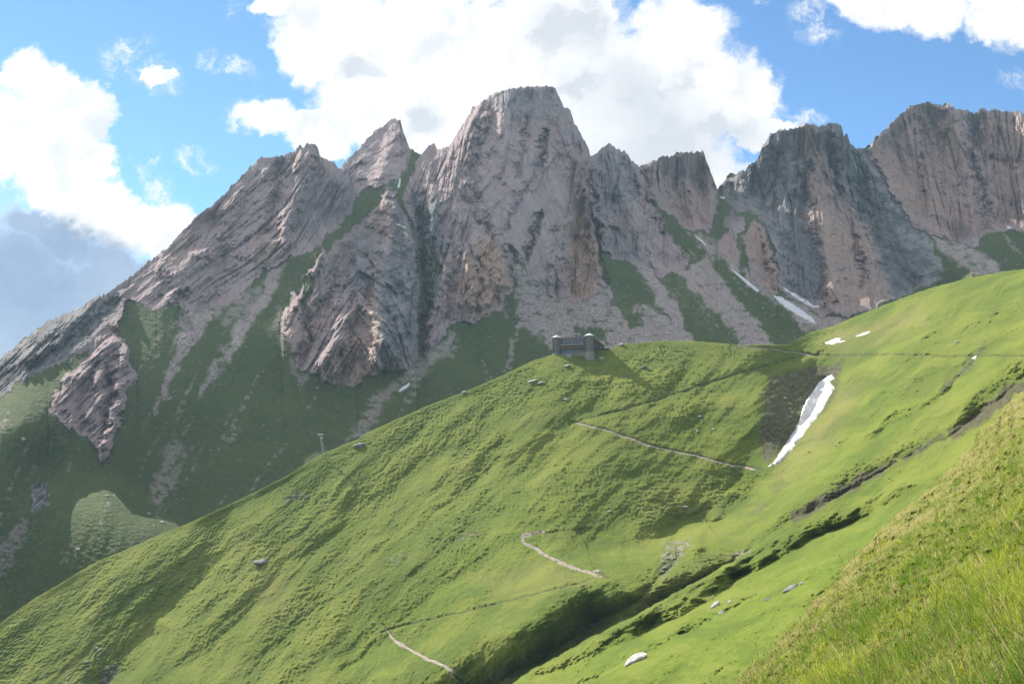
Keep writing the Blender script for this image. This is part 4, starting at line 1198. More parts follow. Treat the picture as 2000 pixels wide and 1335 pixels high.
# ------------------------------------------------------------------ trodden paths
def build_path(sheet, pts, wpx):
    p = np.array(pts, float)
    seg = np.hypot(*np.diff(p, axis=0).T)
    cum = np.concatenate([[0], np.cumsum(seg)])
    n = int(cum[-1] / 2.0)
    t = np.linspace(0, cum[-1], n)
    x, y = np.interp(t, cum, p[:, 0]), np.interp(t, cum, p[:, 1])
    x = x + 1.6 * gnoise(t / 17, t * 0 + 2, 5)
    y = y + 1.3 * gnoise(t / 13, t * 0 + 7, 8)
    w = wpx * (0.75 + 0.55 * np.clip(gnoise(t / 21, t * 0, 12) + 0.4, 0, 1.4)) * np.minimum(1, np.minimum(t, cum[-1] - t) / 12 + 0.3)
    tx, ty = np.gradient(x), np.gradient(y)
    ln = np.hypot(tx, ty) + 1e-6
    nx, ny = -ty / ln, tx / ln
    rows = []
    for q in (-0.5, -0.18, 0.18, 0.5):
        P = sheet(x + nx * w * q, y + ny * w * q)
        rows.append(P - away(P) * (0.28 if abs(q) < 0.4 else 0.10))
    o = grid_mesh('path', np.stack(rows, 0), None, M_PATH)
    tag(o, kind='structure')


build_path(on_hill, TRAILS[4], 6.5)
build_path(on_hill, TRAILS[6], 6.0)
build_path(on_hill, TRAILS[2], 3.2)
build_path(on_hill, TRAILS[0], 1.6)


# ------------------------------------------------------------------ old snow
def build_snow(sheet, poly, thick, label, soft=3.0, step=1.1):
    p = np.array(poly, float)
    x0, y0 = p.min(0) - 4
    x1, y1 = p.max(0) + 4
    nx, ny = max(6, int((x1 - x0) / step)), max(6, int((y1 - y0) / step))
    X, Y = np.meshgrid(np.linspace(x0, x1, nx), np.linspace(y0, y1, ny))
    wob = 1.1 if soft > 2 else 0.6
    sd = polydist(X + wob * fbm(X / 9, Y / 9, 3, 0.6, 401), Y + wob * fbm(X / 9, Y / 9, 3, 0.6, 407), poly)
    P = sheet(X, Y)
    up = thick * sstep(sd, -0.8, soft) * (0.9 + 0.25 * fbm(X / 12, Y / 16, 3, 0.5, 411)) - 0.25 * thick
    P = P - away(P) * up[..., None] + np.array([0, 0, 0.25]) * up[..., None]
    idx = np.arange(X.size).reshape(X.shape)
    keep = (sd[:-1, :-1] > -1.2) | (sd[1:, :-1] > -1.2) | (sd[1:, 1:] > -1.2) | (sd[:-1, 1:] > -1.2)
    q = np.stack([idx[:-1, :-1], idx[1:, :-1], idx[1:, 1:], idx[:-1, 1:]], -1)[keep]
    used, inv = np.unique(q, return_inverse=True)
    o = tri_mesh('snow_patch', P.reshape(-1, 3)[used], inv.reshape(q.shape), M_SNOW, True)
    tag(o, label, 'snow patch', 'old snow patches')


build_snow(on_hill, [(1626, 729), (1631, 740), (1622, 745), (1631, 757), (1624, 770), (1615, 785), (1607, 800), (1596, 815), (1570, 848), (1547, 878), (1525, 903), (1498, 914), (1493, 916), (1513, 897), (1525, 878),
                     (1540, 856), (1555, 833), (1566, 800), (1573, 781), (1588, 762), (1600, 744), (1615, 734)], 3.0, 'long bright snow tongue filling the steep gully of the grass hill', 5.0)
build_snow(on_mountain, [(1506, 575), (1525, 579), (1558, 599), (1585, 618), (1598, 635), (1577, 626), (1543, 607), (1521, 590)], 4.0, 'broad slanting snow strip on scree, lower of the two below the cliff')
build_snow(on_mountain, [(1525, 558), (1540, 566), (1562, 577), (1577, 586), (1590, 596), (1603, 596), (1601, 600), (1588, 601), (1570, 593), (1547, 578)], 4.0, 'slanting snow strip with hooked end directly under the cliff foot')
build_snow(on_mountain, [(1427, 523), (1450, 540), (1483, 567), (1480, 571), (1453, 550), (1431, 529)], 3.0, 'thin straight snow line between turf and the orange rock spire', 1.5, 0.8)
build_snow(on_mountain, [(1357, 458), (1380, 477), (1379, 481), (1359, 464)], 3.0, 'narrow snow streak on scree under the reddish rock tower', 1.5, 0.7)
build_snow(on_mountain, [(1406, 383), (1417, 385), (1415, 389), (1408, 388)], 3.0, 'small snow scrap in the highest notch between two towers', 1.2, 0.6)
build_snow(on_hill, [(1611, 669), (1630, 661), (1643, 659), (1639, 665), (1654, 665), (1637, 669), (1626, 672), (1615, 672)], 1.4, 'ragged low snow patch on brown turf near the saddle', 1.5, 0.7)
build_snow(on_hill, [(1669, 657), (1686, 650), (1701, 646), (1697, 650), (1682, 655)], 1.4, 'slim snow sliver on brown turf, upper of the saddle pair', 1.5, 0.7)
build_snow(on_mountain, [(777, 763), (788, 754), (800, 746), (801, 751), (792, 760), (781, 767)], 3.0, 'short isolated snow patch on dark turf below the big buttress', 1.5, 0.7)
build_snow(on_hill, [(1898, 700), (1908, 693), (1906, 700)], 1.2, 'tiny snow remnant in the earthy runnel of the right slope', 1.0, 0.6)
build_snow(on_mountain, [(1966, 441), (1975, 443), (1975, 448), (1967, 446)], 3.0, 'tiny snow dot below the rightmost rock wall', 1.2, 0.6)
build_snow(on_mountain, [(776, 368), (780, 347), (783, 350), (781, 366)], 3.0, 'upright snow streak in the cleft beside the needle peak', 1.2, 0.6)


# ------------------------------------------------------------------ stones and boulders
def build_boulder(sheet, px, py, wpx, ratio, label, mat, cat='boulder', flat=0.45, seed=0, group=None, tilt=0.0):
    """wpx: width in photo px; ratio: height / width as seen"""
    r = random.Random(1000 + seed)
    P = sheet(px, py)
    w = wpx * float(P[1]) / F
    import bmesh
    bm = bmesh.new()
    bmesh.ops.create_icosphere(bm, subdivisions=3, radius=1.0)
    planes = []
    for q in range(13):
        d = Vector((r.gauss(0, 1), r.gauss(0, 1), r.gauss(0, 0.8))).normalized()
        planes.append((d, r.uniform(0.52, 0.86)))
    planes.append((Vector((r.uniform(-.2, .2), r.uniform(-.3, .1), 1)).normalized(), 0.55))
    for v in bm.verts:
        for d, h in planes:
            k = v.co.dot(d) - h
            if k > 0:
                v.co -= d * k * 0.94
        v.co *= 1 + 0.05 * float(gnoise(v.co.x * 3 + seed, v.co.y * 3 + v.co.z * 2.3, seed % 50))
    for v in bm.verts:
        v.co.x *= w * 0.62
        v.co.y *= w * 0.55
        v.co.z *= w * ratio * 0.62
    me = bpy.data.meshes.new('boulder')
    bm.to_mesh(me)
    bm.free()
    me.materials.append(mat)
    o = bpy.data.objects.new('boulder', me)
    SC.collection.objects.link(o)
    o.location = (P[0], P[1], P[2] + w * ratio * 0.18)
    o.rotation_euler = (math.radians(r.uniform(8, 20)), math.radians(tilt), r.uniform(-0.5, 0.5))
    tag(o, label, cat, group or 'loose stones on the grass slopes')
    return o


STONES = [
    (on_hill, 1240, 1292, 46, 0.40, 'large pale flat-topped slab lying alone on the near grass slope', M_STONE, -24),
    (on_hill, 1399, 1183, 20, 0.55, 'pale wedge-shaped stone, largest of three close together on the near slope', M_STONE, -30),
    (on_hill, 1424, 1176, 10, 0.50, 'small grey-white stone right of the pale wedge-shaped one', M_STONE, -20),
    (on_hill, 1409, 1198, 13, 0.55, 'pale stone below the wedge-shaped one, above two dark tufts', M_STONE, -25),
    (on_hill, 1499, 1171, 12, 0.5, 'small grey stone between the white three and the dark slab', M_DSTONE, -20),
    (on_hill, 1545, 1150, 30, 0.32, 'dark slanting slab half sunk in the near grass slope', M_DSTONE, -32),
    (on_hill, 1566, 1140, 9, 0.7, 'small white stone at the upper end of the dark slanting slab', M_STONE, -10),
    (on_hill, 510, 1098, 25, 0.46, 'solitary grey boulder with a lit top in mid grass slope', M_DSTONE, -8),
    (on_hill, 1168, 1117, 17, 0.42, 'flat-topped rock just above the end of the upper dirt path', M_STONE, -8),
    (on_hill, 1107, 715, 11, 0.45, 'white slab lying in the grass directly below the hut', M_STONE, -15),
    (on_hill, 1040, 745, 15, 0.42, 'pale flat stone, left one of a pair down-slope from the hut', M_STONE, -20),
    (on_hill, 1057, 748, 14, 0.38, 'pale flat stone, right one of a pair down-slope from the hut', M_STONE, -15),
    (on_hill, 1104, 781, 9, 0.7, 'roundish grey stone on open grass well below the hut', M_STONE, 0),
    (on_hill, 701, 871, 22, 0.45, 'dark grey boulder on the skyline ridge beside the cableway pylon', M_DSTONE, -15),
    (on_hill, 1258, 718, 13, 0.5, 'low pale rock in the grass under the ridge, right of the hut', M_DSTONE, -15),
    (on_hill, 1175, 702, 11, 0.8, 'upright pale rock under the right tower of the hut', M_STONE, 0),
    (on_hill, 1366, 814, 9, 0.5, 'small pale stone at the head of the stony rib', M_STONE, -10),
    (on_hill, 1362, 842, 7, 0.6, 'small pale stone at the foot of the stony rib', M_STONE, -10),
    (on_hill, 1394, 838, 7, 0.5, 'tiny pale stone on bright turf right of the stony rib', M_STONE, -10),
    (on_hill, 1338, 990, 10, 0.5, 'pale stone alone on the grassy terrace', M_STONE, 0),
    (on_hill, 1189, 998, 8, 0.45, 'small stone beside the two walkers', M_STONE, 0),
    (on_hill, 906, 766, 10, 0.5, 'pale stone on the ridge skyline far down from the hut', M_STONE, -15),
    (on_hill, 1212, 672, 12, 0.5, 'pale block on the ridge just right of the hut annex', M_STONE, 0),
    (on_hill, 1060, 1082, 8, 0.6, 'white stone at the outer edge of the upper dirt path', M_STONE, 0),
    (on_hill, 1633, 871, 6, 0.7, 'tiny white stone on turf right of the snow tongue', M_STONE, 0),
    (on_hill, 1700, 948, 6, 0.7, 'tiny white stone below the long earthy bank', M_STONE, 0),
    (on_hill, 1869, 669, 8, 0.8, 'lone whitish rock high on the right slope', M_STONE, 0),
    (on_hill, 1490, 767, 9, 0.45, 'pale slab in the dark bank left of the snow tongue', M_STONE, -10),
    (on_hill, 1532, 778, 9, 0.5, 'grey-white slab in the middle of the dark gully bank', M_STONE, -10),
    (on_mountain, 45, 858, 8, 1.1, 'upright pale rock on the shaded far slope, far left', M_STONE, 0),
    (on_mountain, 329, 781, 13, 0.55, 'whitish slab beside the narrow left scree run', M_STONE, -20),
    (on_mountain, 620, 757, 6, 0.6, 'tiny pale block under the tip of the big buttress', M_STONE, 0),
    (on_mountain, 210, 968, 8, 0.6, 'small grey stone on the sunlit far knoll, highest of its four', M_STONE, 0),
    (on_mountain, 291, 1003, 8, 0.5, 'small stone at the shadow edge of the sunlit far knoll', M_STONE, 0),
    (on_mountain, 316, 1020, 10, 0.45, 'low stone on the sunlit far knoll close to the near ridge', M_STONE, 0),
    (on_mountain, 153, 1073, 11, 0.5, 'pale stone low on the sunlit far knoll', M_STONE, 0),
]
for q, (sh, px, py, w, ra, lab, mt, tl) in enumerate(STONES):
    build_boulder(sh, px, py, w, ra, lab, mt, seed=q, tilt=tl)


def build_scattered_stones():
    """countless small stones of the scree fans and far turf"""
    V, T = [], []
    regs = [(1000, 1560, 560, 665, 420, 1.0), (300, 620, 600, 900, 120, 0.9), (0, 400, 960, 1090, 60, 0.8), (820, 1080, 620, 780, 80, 0.9), (1400, 1640, 480, 640, 120, 1.0), (1820, 1990, 470, 530, 60, 1.0)]
    for x0, x1, y0, y1, n, sz in regs:
        x, y = rng.uniform(x0, x1, n), rng.uniform(y0, y1, n)
        ok = y < prof(HILL, x) - 2
        P = on_mountain(x[ok], y[ok])
        for p in P:
            r = sz * (0.35 + 1.1 * rng.random() ** 3) * p[1] / 1000
            o = np.array([(1, 0, 0), (-1, 0, 0), (0, 1, 0), (0, -1, 0), (0, 0, .8), (0, 0, -.6)]) * r * rng.uniform(0.6, 1.25, (6, 3))
            a = rng.uniform(0, 3.1)
            o = o @ np.array([[math.cos(a), -math.sin(a), 0], [math.sin(a), math.cos(a), 0], [0, 0, 1]])
            k = len(V)
            V += list(p + o + np.array([0, -0.5, 0.15]))
            T += [(k + a_, k + b_, k + c_) for a_, b_, c_ in ((0, 2, 4), (2, 1, 4), (1, 3, 4), (3, 0, 4), (2, 0, 5), (1, 2, 5), (3, 1, 5), (0, 3, 5))]
    tag(tri_mesh('rubble', V, T, M_STONE), 'loose rubble strewn over the scree and far turf', 'rubble', kind='stuff')


build_scattered_stones()

# ------------------------------------------------------------------ the mountain hut
M_WOOD = simple_mat('weathered_grey_planks', (0.150, 0.138, 0.130), (0.270, 0.250, 0.240), 1.6, 0.85, 0.15, 0.3, 0.05, stretch=(4, 4, 0.4))
M_BOARD = simple_mat('brown_larch_boards', (0.140, 0.085, 0.055), (0.235, 0.160, 0.115), 1.6, 0.85, 0.15, 0.3, 0.05, stretch=(4, 4, 0.4))
M_MASON = simple_mat('grey_masonry', (0.17, 0.16, 0.15), (0.30, 0.28, 0.26), 1.2, 0.95, 0.1, 0.5, 0.08)
M_TIN = simple_mat('bright_sheet_metal', (0.55, 0.56, 0.58), (0.72, 0.73, 0.75), 0.5, 0.45, 0.4, 0.1, 0.02, metal=0.3)
M_ROOF = simple_mat('dull_roof_sheet', (0.20, 0.20, 0.21), (0.30, 0.30, 0.31), 0.6, 0.6, 0.3, 0.1, 0.02)
M_GLASS = simple_mat('dark_window_glass', (0.045, 0.055, 0.085), (0.09, 0.10, 0.15), 0.3, 0.12, 0.5, 0.0)
M_BLUEGL = simple_mat('blue_glazed_panels', (0.16, 0.24, 0.34), (0.26, 0.36, 0.47), 0.4, 0.2, 0.5, 0.0)
M_FRAME = simple_mat('pale_window_frame', (0.17, 0.15, 0.165), (0.24, 0.22, 0.235), 1.0, 0.7, 0.2, 0.0)
M_DARKW = simple_mat('dark_stained_wood', (0.035, 0.028, 0.026), (0.060, 0.050, 0.046), 1.5, 0.8, 0.15, 0.2, 0.03)
M_STEEL = simple_mat('galvanised_steel', (0.30, 0.32, 0.33), (0.46, 0.48, 0.49), 1.0, 0.5, 0.4, 0.05, 0.01, metal=0.4)


def build_hut():
    th = math.radians(24)
    c0 = ray(1151, 691, 697.0)
    root = empty('mountain_hut', tuple(c0), -th)
    tag(root, 'grey timber mountain hut with two capped corner towers standing on the ridge', 'hut')
    H = 11.0                                  # eaves of the towers
    LF, LS = 25.0, 23.0                       # front and side lengths
    # corner towers with boarded sides and metal caps
    for cx, w, h in ((-LF + 2.4, 4.8, H + 0.5), (0.0, 5.6, H + 0.6)):
        n = 8
        ring = lambda r, z: [(cx + r * math.cos((q + .5) * 2 * math.pi / n), 0.6 + r * math.sin((q + .5) * 2 * math.pi / n), z) for q in range(n)]
        r = w / 2 / math.cos(math.pi / n)
        t = MB().prism(ring(r, -5), ring(r, h)).build('tower', M_WOOD, root)
        b = MB()
        for q in range(n):
            a0, a1 = (q + .5) * 2 * math.pi / n, (q + 1.5) * 2 * math.pi / n
            for f in (0.02, 0.25, 0.5, 0.75):
                x = cx + r * 1.01 * ((1 - f) * math.cos(a0) + f * math.cos(a1))
                y = 0.6 + r * 1.01 * ((1 - f) * math.sin(a0) + f * math.sin(a1))
                b.bar((x, y, 0.2), (x, y, h - 0.1), 0.09, 4)
        b.build('batten', M_DARKW, t)
        MB().prism(ring(r * 1.08, -5.2), ring(r * 1.04, 1.4)).build('plinth', M_MASON, t)
        cap = MB()
        cap.prism(ring(r * 1.16, h + 0.002), ring(r * 1.16, h + 0.25))
        cap.prism(ring(r * 1.10, h + 0.252), [(cx + 0.02 * math.cos(q), 0.6 + 0.02 * math.sin(q), h + 1.9) for q in range(n)])
        cap.build('cap', M_TIN, t)
    x0, x1 = -LF + 5.0, -3.0
    # set-back front wall with two rows of windows
    MB().box(x0, x1, 1.2, 1.6, -5, H).build('front_wall', M_WOOD, root)
    nw = 7
    for row, (z0, z1, m) in enumerate(((7.2, 10.2, nw), (1.4, 3.6, nw - 1))):
        st = (x1 - x0 - 0.8) / m
        for q in range(m):
            a = x0 + 0.4 + q * st
            f = MB()
            for (u0, u1, w0, w1) in ((a + 0.15, a + st - 0.15, z0, z0 + 0.2), (a + 0.15, a + st - 0.15, z1 - 0.2, z1), (a + 0.15, a + 0.38, z0 + 0.2, z1 - 0.2), (a + st - 0.38, a + st - 0.15, z0 + 0.2, z1 - 0.2)):
                f.box(u0, u1, 1.02, 1.195, w0, w1)
            fr = f.build('window', M_FRAME, root)
            MB().box(a + 0.38, a + st - 0.38, 1.10, 1.19, z0 + 0.2, z1 - 0.2).build('pane', M_GLASS, fr)
    # balcony with boarded parapet and the dark gap below it
    bal = MB().box(x0 + 0.01, x1 - 0.01, -0.6, 1.19, 5.6, 5.9).build('balcony', M_DARKW, root)
    par = MB()
    for q in range(26):
        u = x0 + 0.1 + q * (x1 - x0 - 0.4) / 26
        par.box(u, u + 0.58, -0.62, -0.52, 5.9, 6.95)
    par.box(x0, x1, -0.70, -0.44, 6.952, 7.08)
    par.build('parapet', M_WOOD, bal)
    ter = MB().box(x0 + 0.02, x1 - 0.02, -0.9, 1.19, 3.9, 4.15).build('lower_gallery', M_DARKW, root)
    rl = MB()
    for q in range(20):
        u = x0 + 0.2 + q * (x1 - x0 - 0.4) / 20
        rl.box(u, u + 0.7, -0.9, -0.8, 4.15, 5.0)
    rl.build('railing', M_BOARD, ter)
    # glazed lean-to in front
    g = MB().prism([(x0 - 0.6, -3.4, -3.4), (x0 + 8.4, -3.4, -3.4), (x0 + 8.4, 1.0, -3.4), (x0 - 0.6, 1.0, -3.4)], [(x0 + 0.2, -2.3, -1.2), (x0 + 8.2, -2.3, -1.2), (x0 + 8.2, 1.0, 1.1), (x0 + 0.2, 1.0, 1.1)]).build('glazed_porch', M_BLUEGL, root)
    gb = MB()
    for q in range(6):
        k = q / 5
        gb.bar((x0 + 0.2 + 8.0 * k, -2.33, -1.18), (x0 + 0.2 + 8.0 * k, 0.95, 1.13), 0.09, 4)
    gb.build('glazing_bar', M_FRAME, g)
    # long boarded side wing, its roof falling towards the back
    zb = H - 3.8
    side = MB().prism([(2.0, 2.8, -5), (2.0, LS, -5), (1.6, LS, -5), (1.6, 2.8, -5)], [(2.0, 2.8, H), (2.0, LS, zb), (1.6, LS, zb), (1.6, 2.8, H)]).build('side_wall', M_BOARD, root)
    bt = MB()
    for q in range(24):
        y = 3.3 + q * (LS - 3.6) / 24
        bt.box(2.0, 2.12, y, y + 0.2, 0.5, H - 0.25 - 3.8 * (y - 2.8) / (LS - 2.8))
    bt.build('batten', M_DARKW, side)
    for y in (6.0, 10.5, 15.0):
        fr = MB().box(2.0, 2.16, y, y + 1.5, 5.0, 6.6).build('window', M_FRAME, root)
        MB().box(2.16, 2.20, y + 0.2, y + 1.3, 5.2, 6.4).build('pane', M_GLASS, fr)
    MB().prism([(-LF + 0.5, LS - 0.4, -5), (1.6, LS - 0.4, -5), (1.6, LS, -5), (-LF + 0.5, LS, -5)], [(-LF + 0.5, LS - 0.4, zb - 0.1), (1.6, LS - 0.4, zb - 0.1), (1.6, LS, zb - 0.1), (-LF + 0.5, LS, zb - 0.1)]).build('rear_wall', M_WOOD, root)
    MB().prism([(-LF, 1.6, -5), (-LF + 0.4, 1.6, -5), (-LF + 0.4, LS, -5), (-LF, LS, -5)], [(-LF, 1.6, H - 0.1), (-LF + 0.4, 1.6, H - 0.1), (-LF + 0.4, LS, zb - 0.1), (-LF, LS, zb - 0.1)]).build('side_wall', M_WOOD, root)
    MB().prism([(-LF - 0.3, 0.3, H + 0.01), (2.5, 0.3, H + 0.01), (2.5, LS + 0.7, zb - 0.10), (-LF - 0.3, LS + 0.7, zb - 0.10)], [(-LF - 0.3, 0.3, H + 0.32), (2.5, 0.3, H + 0.32), (2.5, LS + 0.7, zb + 0.2), (-LF - 0.3, LS + 0.7, zb + 0.2)]).build('roof', M_ROOF, root)
    # low annex at the far end
    an = MB().box(2.2, 6.8, 15.5, 21.5, -2, 4.6).build('annex', M_DARKW, root)
    MB().box(1.95, 7.3, 15.1, 21.9, 4.61, 4.85).build('annex_roof', M_ROOF, an)
    MB().box(6.8, 6.86, 17.6, 18.7, 0.6, 3.2).build('annex_door', M_BOARD, an)


build_hut()

# white marker post on the ridge
pp = on_hill(1244, 668)
mk = empty('marker_post', tuple(pp))
tag(mk, 'thin white marker post on the ridge right of the hut', 'post')
MB().bar((0, 0, -0.5), (0, 0, 3.4), 0.16, 8, 0.12).build('post', M_TIN, mk)
MB().bar((0, 0, 3.401), (0, 0, 3.6), 0.19, 8, 0.05).build('post_cap', M_STEEL, mk)

# ------------------------------------------------------------------ cableway pylon
P0 = on_hill(634, 891)
pyl = empty('cableway_pylon', tuple(P0), 0.25)
tag(pyl, 'slender steel cableway pylon with crossarm rising behind the grass ridge', 'pylon')
b0, t0, hw = Vector((0, 0, -3)), Vector((-2.9, 0, 13.2)), 0.62
ms = MB()
for sx in (-1, 1):
    for sy in (-1, 1):
        ms.bar(b0 + Vector((sx * hw, sy * hw, 0)), t0 + Vector((sx * hw * 0.45, sy * hw * 0.45, 0)), 0.10, 5)
for q in range(14):
    for sx, sy, ux, uy in ((-1, -1, 1, -1), (1, -1, 1, 1), (1, 1, -1, 1), (-1, 1, -1, -1)):
        k0, k1 = q / 14, (q + 1) / 14
        w0, w1 = hw * (1 - .55 * k0), hw * (1 - .55 * k1)
        ms.bar(b0.lerp(t0, k0) + Vector((sx * w0, sy * w0, 0)), b0.lerp(t0, k1) + Vector((ux * w1, uy * w1, 0)), 0.055, 4)
ms.build('mast', M_STEEL, pyl)
MB().bar((3.3, 0.4, -3), (-1.6, 0, 8.6), 0.13, 6).build('stay_leg', M_STEEL, pyl)
MB().box(-4.6, -0.9, -0.28, 0.28, 13.21, 13.62).build('crossarm', M_TIN, pyl)
for sx in (-4.1, -1.4):
    sv_ = MB().bar((sx, -0.5, 12.85), (sx, -0.3, 12.85), 0.34, 14).build('sheave', M_STEEL, pyl)
MB().bar((-2.4, -0.05, 11.4), (-1.2, -0.05, 10.9), 0.42, 8).build('motor_box', M_TIN, pyl)

# ------------------------------------------------------------------ summit cross, cairn, signpost
Pc = on_mountain(995, 178)
cr = empty('summit_cross', (Pc[0], Pc[1] + 4, Pc[2] + 1.0))
tag(cr, 'tiny wooden cross on the flat summit of the highest peak', 'cross')
MB().box(-0.2, 0.2, -0.2, 0.2, -3, 6.0).build('upright', M_DARKW, cr)
MB().box(-1.3, 1.3, -0.16, 0.16, 4.0, 4.4).build('crossbar', M_DARKW, cr)

Pq = on_mountain(1533, 255)
ca = MB()
for q in range(7):
    r = 1.5 - 0.19 * q
    a = 0.5 * q
    ring = lambda rr, z: [(rr * math.cos(a + k * 1.047) * (1 + .15 * math.sin(k * 5 + q)), rr * math.sin(a + k * 1.047), z) for k in range(6)]
    ca.prism(ring(r, q * 0.72), ring(r * 0.92, q * 0.72 + 0.70))
co_ = ca.build('cairn', M_DSTONE)
co_.location = (Pq[0], Pq[1] + 2, Pq[2] - 0.6)
tag(co_, 'small stone cairn on the rounded blue-grey summit', 'cairn')

Ps = on_hill(1586, 694)
sg = empty('signpost', tuple(Ps), 0.2)
tag(sg, 'short wooden signpost with pale yellow arrow boards at the path fork', 'signpost')
MB().bar((0, 0, -0.4), (0, 0, 2.3), 0.10, 8).build('post', M_BOARD, sg)
M_YEL = simple_mat('faded_yellow_board', (0.55, 0.47, 0.16), (0.66, 0.58, 0.25), 1.5, 0.7, 0.2, 0.0)
for z, d in ((1.95, 1), (1.5, -1)):
    MB().prism([(-0.65 * d, -0.17, z), (0.5 * d, -0.17, z), (0.72 * d, -0.17, z + 0.17), (0.5 * d, -0.17, z + 0.34), (-0.65 * d, -0.17, z + 0.34)],
               [(-0.65 * d, -0.11, z), (0.5 * d, -0.11, z), (0.72 * d, -0.11, z + 0.17), (0.5 * d, -0.11, z + 0.34), (-0.65 * d, -0.11, z + 0.34)]).build('arrow_board', M_YEL, sg)


# ------------------------------------------------------------------ two walkers
def flat_mat(name, c, rough=0.8):
    return simple_mat(name, tuple(0.85 * q for q in c), c, 6.0, rough, 0.2, 0.0)


M_SKIN = flat_mat('skin', (0.45, 0.29, 0.21), 0.6)
M_HAIR = flat_mat('brown_hair', (0.05, 0.03, 0.02))
M_NAVY = flat_mat('dark_jacket_cloth', (0.025, 0.030, 0.040))
M_TROUS = flat_mat('dark_trouser_cloth', (0.030, 0.030, 0.028))
M_OLIVE = flat_mat('olive_jacket_cloth', (0.045, 0.050, 0.020))
M_PACK = flat_mat('dark_rucksack_cloth', (0.03, 0.035, 0.05))
M_BOOT = flat_mat('boot_leather', (0.04, 0.028, 0.02))


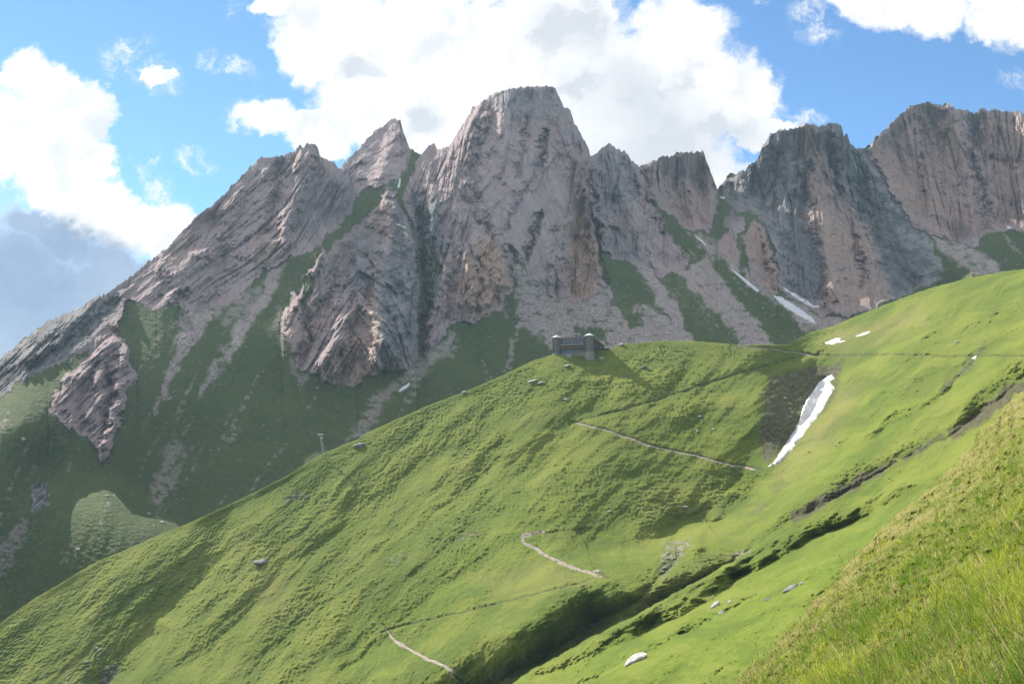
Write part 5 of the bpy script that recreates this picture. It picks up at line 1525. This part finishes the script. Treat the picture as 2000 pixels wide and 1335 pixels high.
def build_person(px, py, rz, stride, jacket, label):
    P = on_hill(px, py)
    root_loc = (P[0], P[1], P[2])
    V, E, R_ = [], [], []

    def add(co, r, link=None):
        V.append(co)
        R_.append(r)
        if link is not None:
            E.append((link, len(V) - 1))
        return len(V) - 1
    pel = add((0, 0, 0.95), (0.165, 0.115))
    wai = add((0, 0.01, 1.10), (0.150, 0.105), pel)
    che = add((0, 0.0, 1.32), (0.185, 0.125), wai)
    neb = add((0, 0.0, 1.47), (0.075, 0.07), che)
    nec = add((0, -0.01, 1.54), (0.058, 0.058), neb)
    hd0 = add((0, -0.03, 1.61), (0.078, 0.090), nec)
    hd1 = add((0, -0.02, 1.70), (0.076, 0.092), hd0)
    add((0, -0.01, 1.76), (0.050, 0.060), hd1)
    for s in (-1, 1):
        f = s * stride
        hip = add((s * 0.10, 0, 0.90), (0.098, 0.098), pel)
        kn = add((s * 0.11, -0.20 * max(f, -0.3), 0.50), (0.066, 0.066), hip)
        an = add((s * 0.11, -0.30 * f + 0.05, 0.10 + (0.05 if f < 0 else 0)), (0.046, 0.048), kn)
        add((s * 0.12, -0.30 * f - 0.13, 0.045 + (0.02 if f < 0 else 0)), (0.044, 0.036), an)
        sh = add((s * 0.20, 0.0, 1.42), (0.066, 0.066), che)
        el = add((s * 0.26, 0.10 * f + 0.03, 1.14), (0.047, 0.047), sh)
        wr = add((s * 0.27, 0.18 * f - 0.10, 0.92), (0.032, 0.032), el)
        pm = add((s * 0.27, 0.19 * f - 0.13, 0.85), (0.036, 0.022), wr)
        for q in range(4):
            k1 = add((s * 0.27, 0.19 * f - 0.165 + q * 0.02, 0.80 - 0.004 * (q % 3)), (0.010, 0.010), pm)
            add((s * 0.262, 0.19 * f - 0.160 + q * 0.019, 0.755 - 0.008 * (1 - abs(q - 1.5))), (0.008, 0.008), k1)
        tb_ = add((s * 0.255, 0.19 * f - 0.175, 0.855), (0.011, 0.011), pm)
        add((s * 0.250, 0.19 * f - 0.195, 0.82), (0.009, 0.009), tb_)
    me = bpy.data.meshes.new('person')
    me.from_pydata(V, E, [])
    ob = bpy.data.objects.new('person', me)
    SC.collection.objects.link(ob)
    md = ob.modifiers.new('skin', 'SKIN')
    for q, r in enumerate(R_):
        me.skin_vertices[0].data[q].radius = r
    me.skin_vertices[0].data[0].use_root = True
    ob.modifiers.new('sub', 'SUBSURF').levels = 1
    dg = bpy.context.evaluated_depsgraph_get()
    m2 = bpy.data.meshes.new_from_object(ob.evaluated_get(dg))
    ob.modifiers.clear()
    ob.data = m2
    m2.materials.clear()
    for mt in (M_SKIN, jacket, M_TROUS, M_BOOT):
        m2.materials.append(mt)
    for f in m2.polygons:
        c = f.center
        hand = abs(c.x) > 0.20 and c.z < 0.90 and c.z > 0.70
        f.material_index = 0 if (c.z > 1.50 or hand) else 1 if c.z > 0.90 or (abs(c.x) > 0.22 and c.z > 0.9) else 2 if c.z > 0.15 else 3
        f.use_smooth = True
    hair = MB()
    for q in range(5):
        r0, r1 = 0.098 * math.cos(q * 0.3), 0.098 * math.cos((q + 1) * 0.3)
        ring = lambda r, z: [(r * math.cos(k * 0.7854), 0.005 + r * 1.12 * math.sin(k * 0.7854), z) for k in range(8)]
        hair.prism(ring(r0, 1.70 + 0.095 * math.sin(q * 0.3)), ring(r1, 1.70 + 0.095 * math.sin((q + 1) * 0.3)))
    hair.build('hair', M_HAIR, ob)
    pk = MB()
    pk.prism([(-0.15, 0.12, 1.02), (0.15, 0.12, 1.02), (0.14, 0.30, 1.04), (-0.14, 0.30, 1.04)], [(-0.14, 0.11, 1.46), (0.14, 0.11, 1.46), (0.11, 0.24, 1.50), (-0.11, 0.24, 1.50)])
    pk.build('rucksack', M_PACK, ob)
    ob.location = root_loc
    ob.rotation_euler = (0, 0, rz)
    tag(ob, label, 'person', 'walkers on the grassy terrace')


build_person(1214, 1000, math.radians(-100), 0.8, M_NAVY, 'walker in dark clothes with rucksack, lower of two on the terrace')
build_person(1228, 996, math.radians(-95), -0.7, M_OLIVE, 'walker in dark olive jacket with rucksack, upper of two on the terrace')

# ------------------------------------------------------------------ air
def build_haze():
    m, N = new_mat('mountain_air')
    v = N.n('ShaderNodeVolumePrincipled', ins={'Color': (0.56, 0.78, 1.0, 1), 'Density': 0.000043, 'Anisotropy': 0.3})
    N.n('ShaderNodeOutputMaterial', ins={1: v.outputs[0]})
    x0, x1, y0, y1, z0, z1 = -1300, 1500, -60, 2100, -520, 640
    V = [(x, y, z) for x in (x0, x1) for y in (y0, y1) for z in (z0, z1)]
    T = [(0, 1, 3, 2), (4, 6, 7, 5), (0, 4, 5, 1), (2, 3, 7, 6), (0, 2, 6, 4), (1, 5, 7, 3)]
    tag(tri_mesh('haze', V, T, m), kind='stuff')


build_haze()
